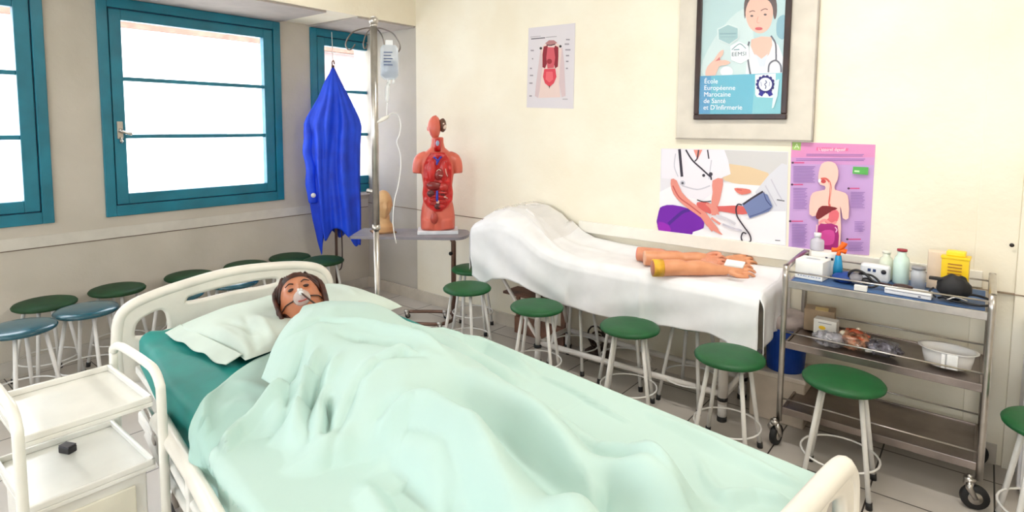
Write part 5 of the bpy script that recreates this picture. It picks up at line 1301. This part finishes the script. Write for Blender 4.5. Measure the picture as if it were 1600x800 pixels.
s_.poly([(1160, 318), (1192, 301), (1200, 304), (1208, 322), (1202, 330), (1172, 341), (1168, 332)], pm(112, 126, 172)); s_.line([(1162, 319), (1178, 308), (1193, 299)], 3, DK); s_.line([(1194, 300), (1198, 312), (1206, 322)], 1.4, pm(60, 70, 120)); s_.line([(1172, 338), (1190, 332), (1206, 324)], 1.2, pm(70, 80, 130))
s_.line([(1160, 320), (1154, 319), (1151, 326), (1153, 338), (1162, 352), (1172, 366), (1174, 375), (1171, 378)], 2.2, DK); s_.line([(1167, 365), (1162, 363), (1159, 370), (1161, 377)], 2.2, DK)
s_.line([(1130, 350), (1145, 356), (1160, 360)], 3, GYp); s_.line([(1120, 336), (1140, 344), (1150, 350)], 4, pm(206, 204, 214)); s_.line([(1212, 375), (1220, 375.5)], 1.2, pm(70, 66, 76), 0)
s_.poly([(1084, 362), (1100, 357), (1125, 368), (1112, 372), (1082, 368)], Wp)
s_.build('print', t)
# --- pink digestive poster
t, s_ = poster('digestive_poster', 'pink and lilac digestive system poster right of the nurse poster', [(1237, 222), (1368, 226), (1358, 399), (1232, 390)], pm(196, 158, 212))
s_.poly([(1237, 222), (1368, 226), (1367, 246), (1236, 246)], pm(218, 140, 190)); s_.poly([(1236, 246), (1367, 246), (1366, 258), (1236, 256)], pm(208, 148, 204))
s_.poly([(1238, 222), (1252, 222.5), (1251, 235), (1237.5, 234)], pm(160, 196, 108)); s_.text('A', 1241, 232, 8, pm(226, 240, 200))
s_.poly([(1276, 230), (1326, 231.5), (1325, 236), (1275, 235)], pm(224, 110, 160)); s_.text("L'appareil digestif", 1279, 235.3, 4.6, pm(250, 240, 248), .015, .84)
GT = pm(146, 110, 176)
def para(x0, x1, y0, y1, st=2.4):
    y = y0; k = 0
    while y < y1: s_.line([(x0, y), (x1-(k*7 % 5), y+.3)], 1.0, GT, 0); y += st; k += 1
para(1260, 1350, 241, 245); para(1244, 1352, 248, 251)
for x0, x1, y0, y1 in ((1240, 1274, 260, 284), (1240, 1262, 294, 326), (1238, 1262, 350, 384), (1330, 1352, 300, 326), (1336, 1352, 346, 362), (1326, 1350, 378, 392)): para(x0, x1, y0, y1)
PK = pm(206, 70, 128)
for x0, x1, yy in ((1237, 1256, 288), (1234, 1256, 345), (1325, 1344, 294), (1323, 1346, 373), (1238, 1258, 254)): s_.dot(x0+2, yy, 2, pm(70, 40, 70), 1.6); s_.line([(x0+4, yy), (x1, yy)], 1.8, PK, 0)
s_.poly([(1334, 260), (1358, 261), (1357, 273), (1333, 271)], pm(88, 172, 84)); s_.line([(1336, 267), (1344, 267.5)], 2.6, pm(190, 226, 180), 0)
fig = pm(248, 196, 184)
s_.poly([(1281, 268), (1285, 256), (1295, 252), (1306, 255), (1311, 266), (1310, 280), (1306, 288), (1306, 296), (1322, 301), (1327, 312), (1327, 340), (1318, 340), (1314, 322), (1313, 395), (1282, 392), (1281, 324), (1277, 336), (1266, 334), (1268, 306), (1276, 299), (1290, 296), (1290, 290), (1283, 288), (1280, 280)], fig, 2)
s_.line([(1284, 279), (1292, 279), (1298, 286), (1299, 300), (1297, 318), (1301, 330)], 3.2, pm(214, 96, 88)); s_.line([(1297, 284), (1299.5, 300), (1298, 318)], 1.2, pm(244, 186, 170)); s_.dot(1288, 283, 4, pm(196, 66, 70), 3); s_.dot(1282, 282, 2.2, pm(240, 236, 236), 3)
s_.poly([(1279, 328), (1286, 321), (1300, 322), (1310, 325), (1300, 330), (1290, 336), (1280, 342), (1276, 338)], pm(122, 20, 30), 2); s_.poly([(1297, 332), (1306, 327), (1312, 332), (1310, 344), (1300, 350), (1290, 346), (1296, 340)], pm(224, 104, 116), 2)
s_.line([(1281, 348), (1290, 343), (1300, 349), (1308, 346)], 4, pm(238, 150, 150)); s_.poly([(1280, 352), (1290, 349), (1310, 352), (1311, 384), (1306, 396), (1288, 394), (1279, 384)], pm(166, 26, 116), 2); s_.poly([(1285, 361), (1304, 360), (1303, 380), (1286, 380)], pm(206, 66, 150), 3); s_.line([(1306, 354), (1309, 358), (1307, 362)], 1.6, pm(240, 190, 220)); s_.line([(1278, 350), (1277, 366)], 2, pm(244, 190, 200))
s_.build('print', t)
# --- tiny dark screw in the wall at the right
sp = PY(1581, 383, YW-.03)
tag(M().lathe([(.009, 0), (.009, .004), (.001, .005)], (sp.x, YW-.03, sp.z), 0, 14, (0, -1, 0)).build('wall_plug', mat((40, 34, 34), .5, var=0)), 'tiny black plug in the bare wall at the right edge', 'plug')
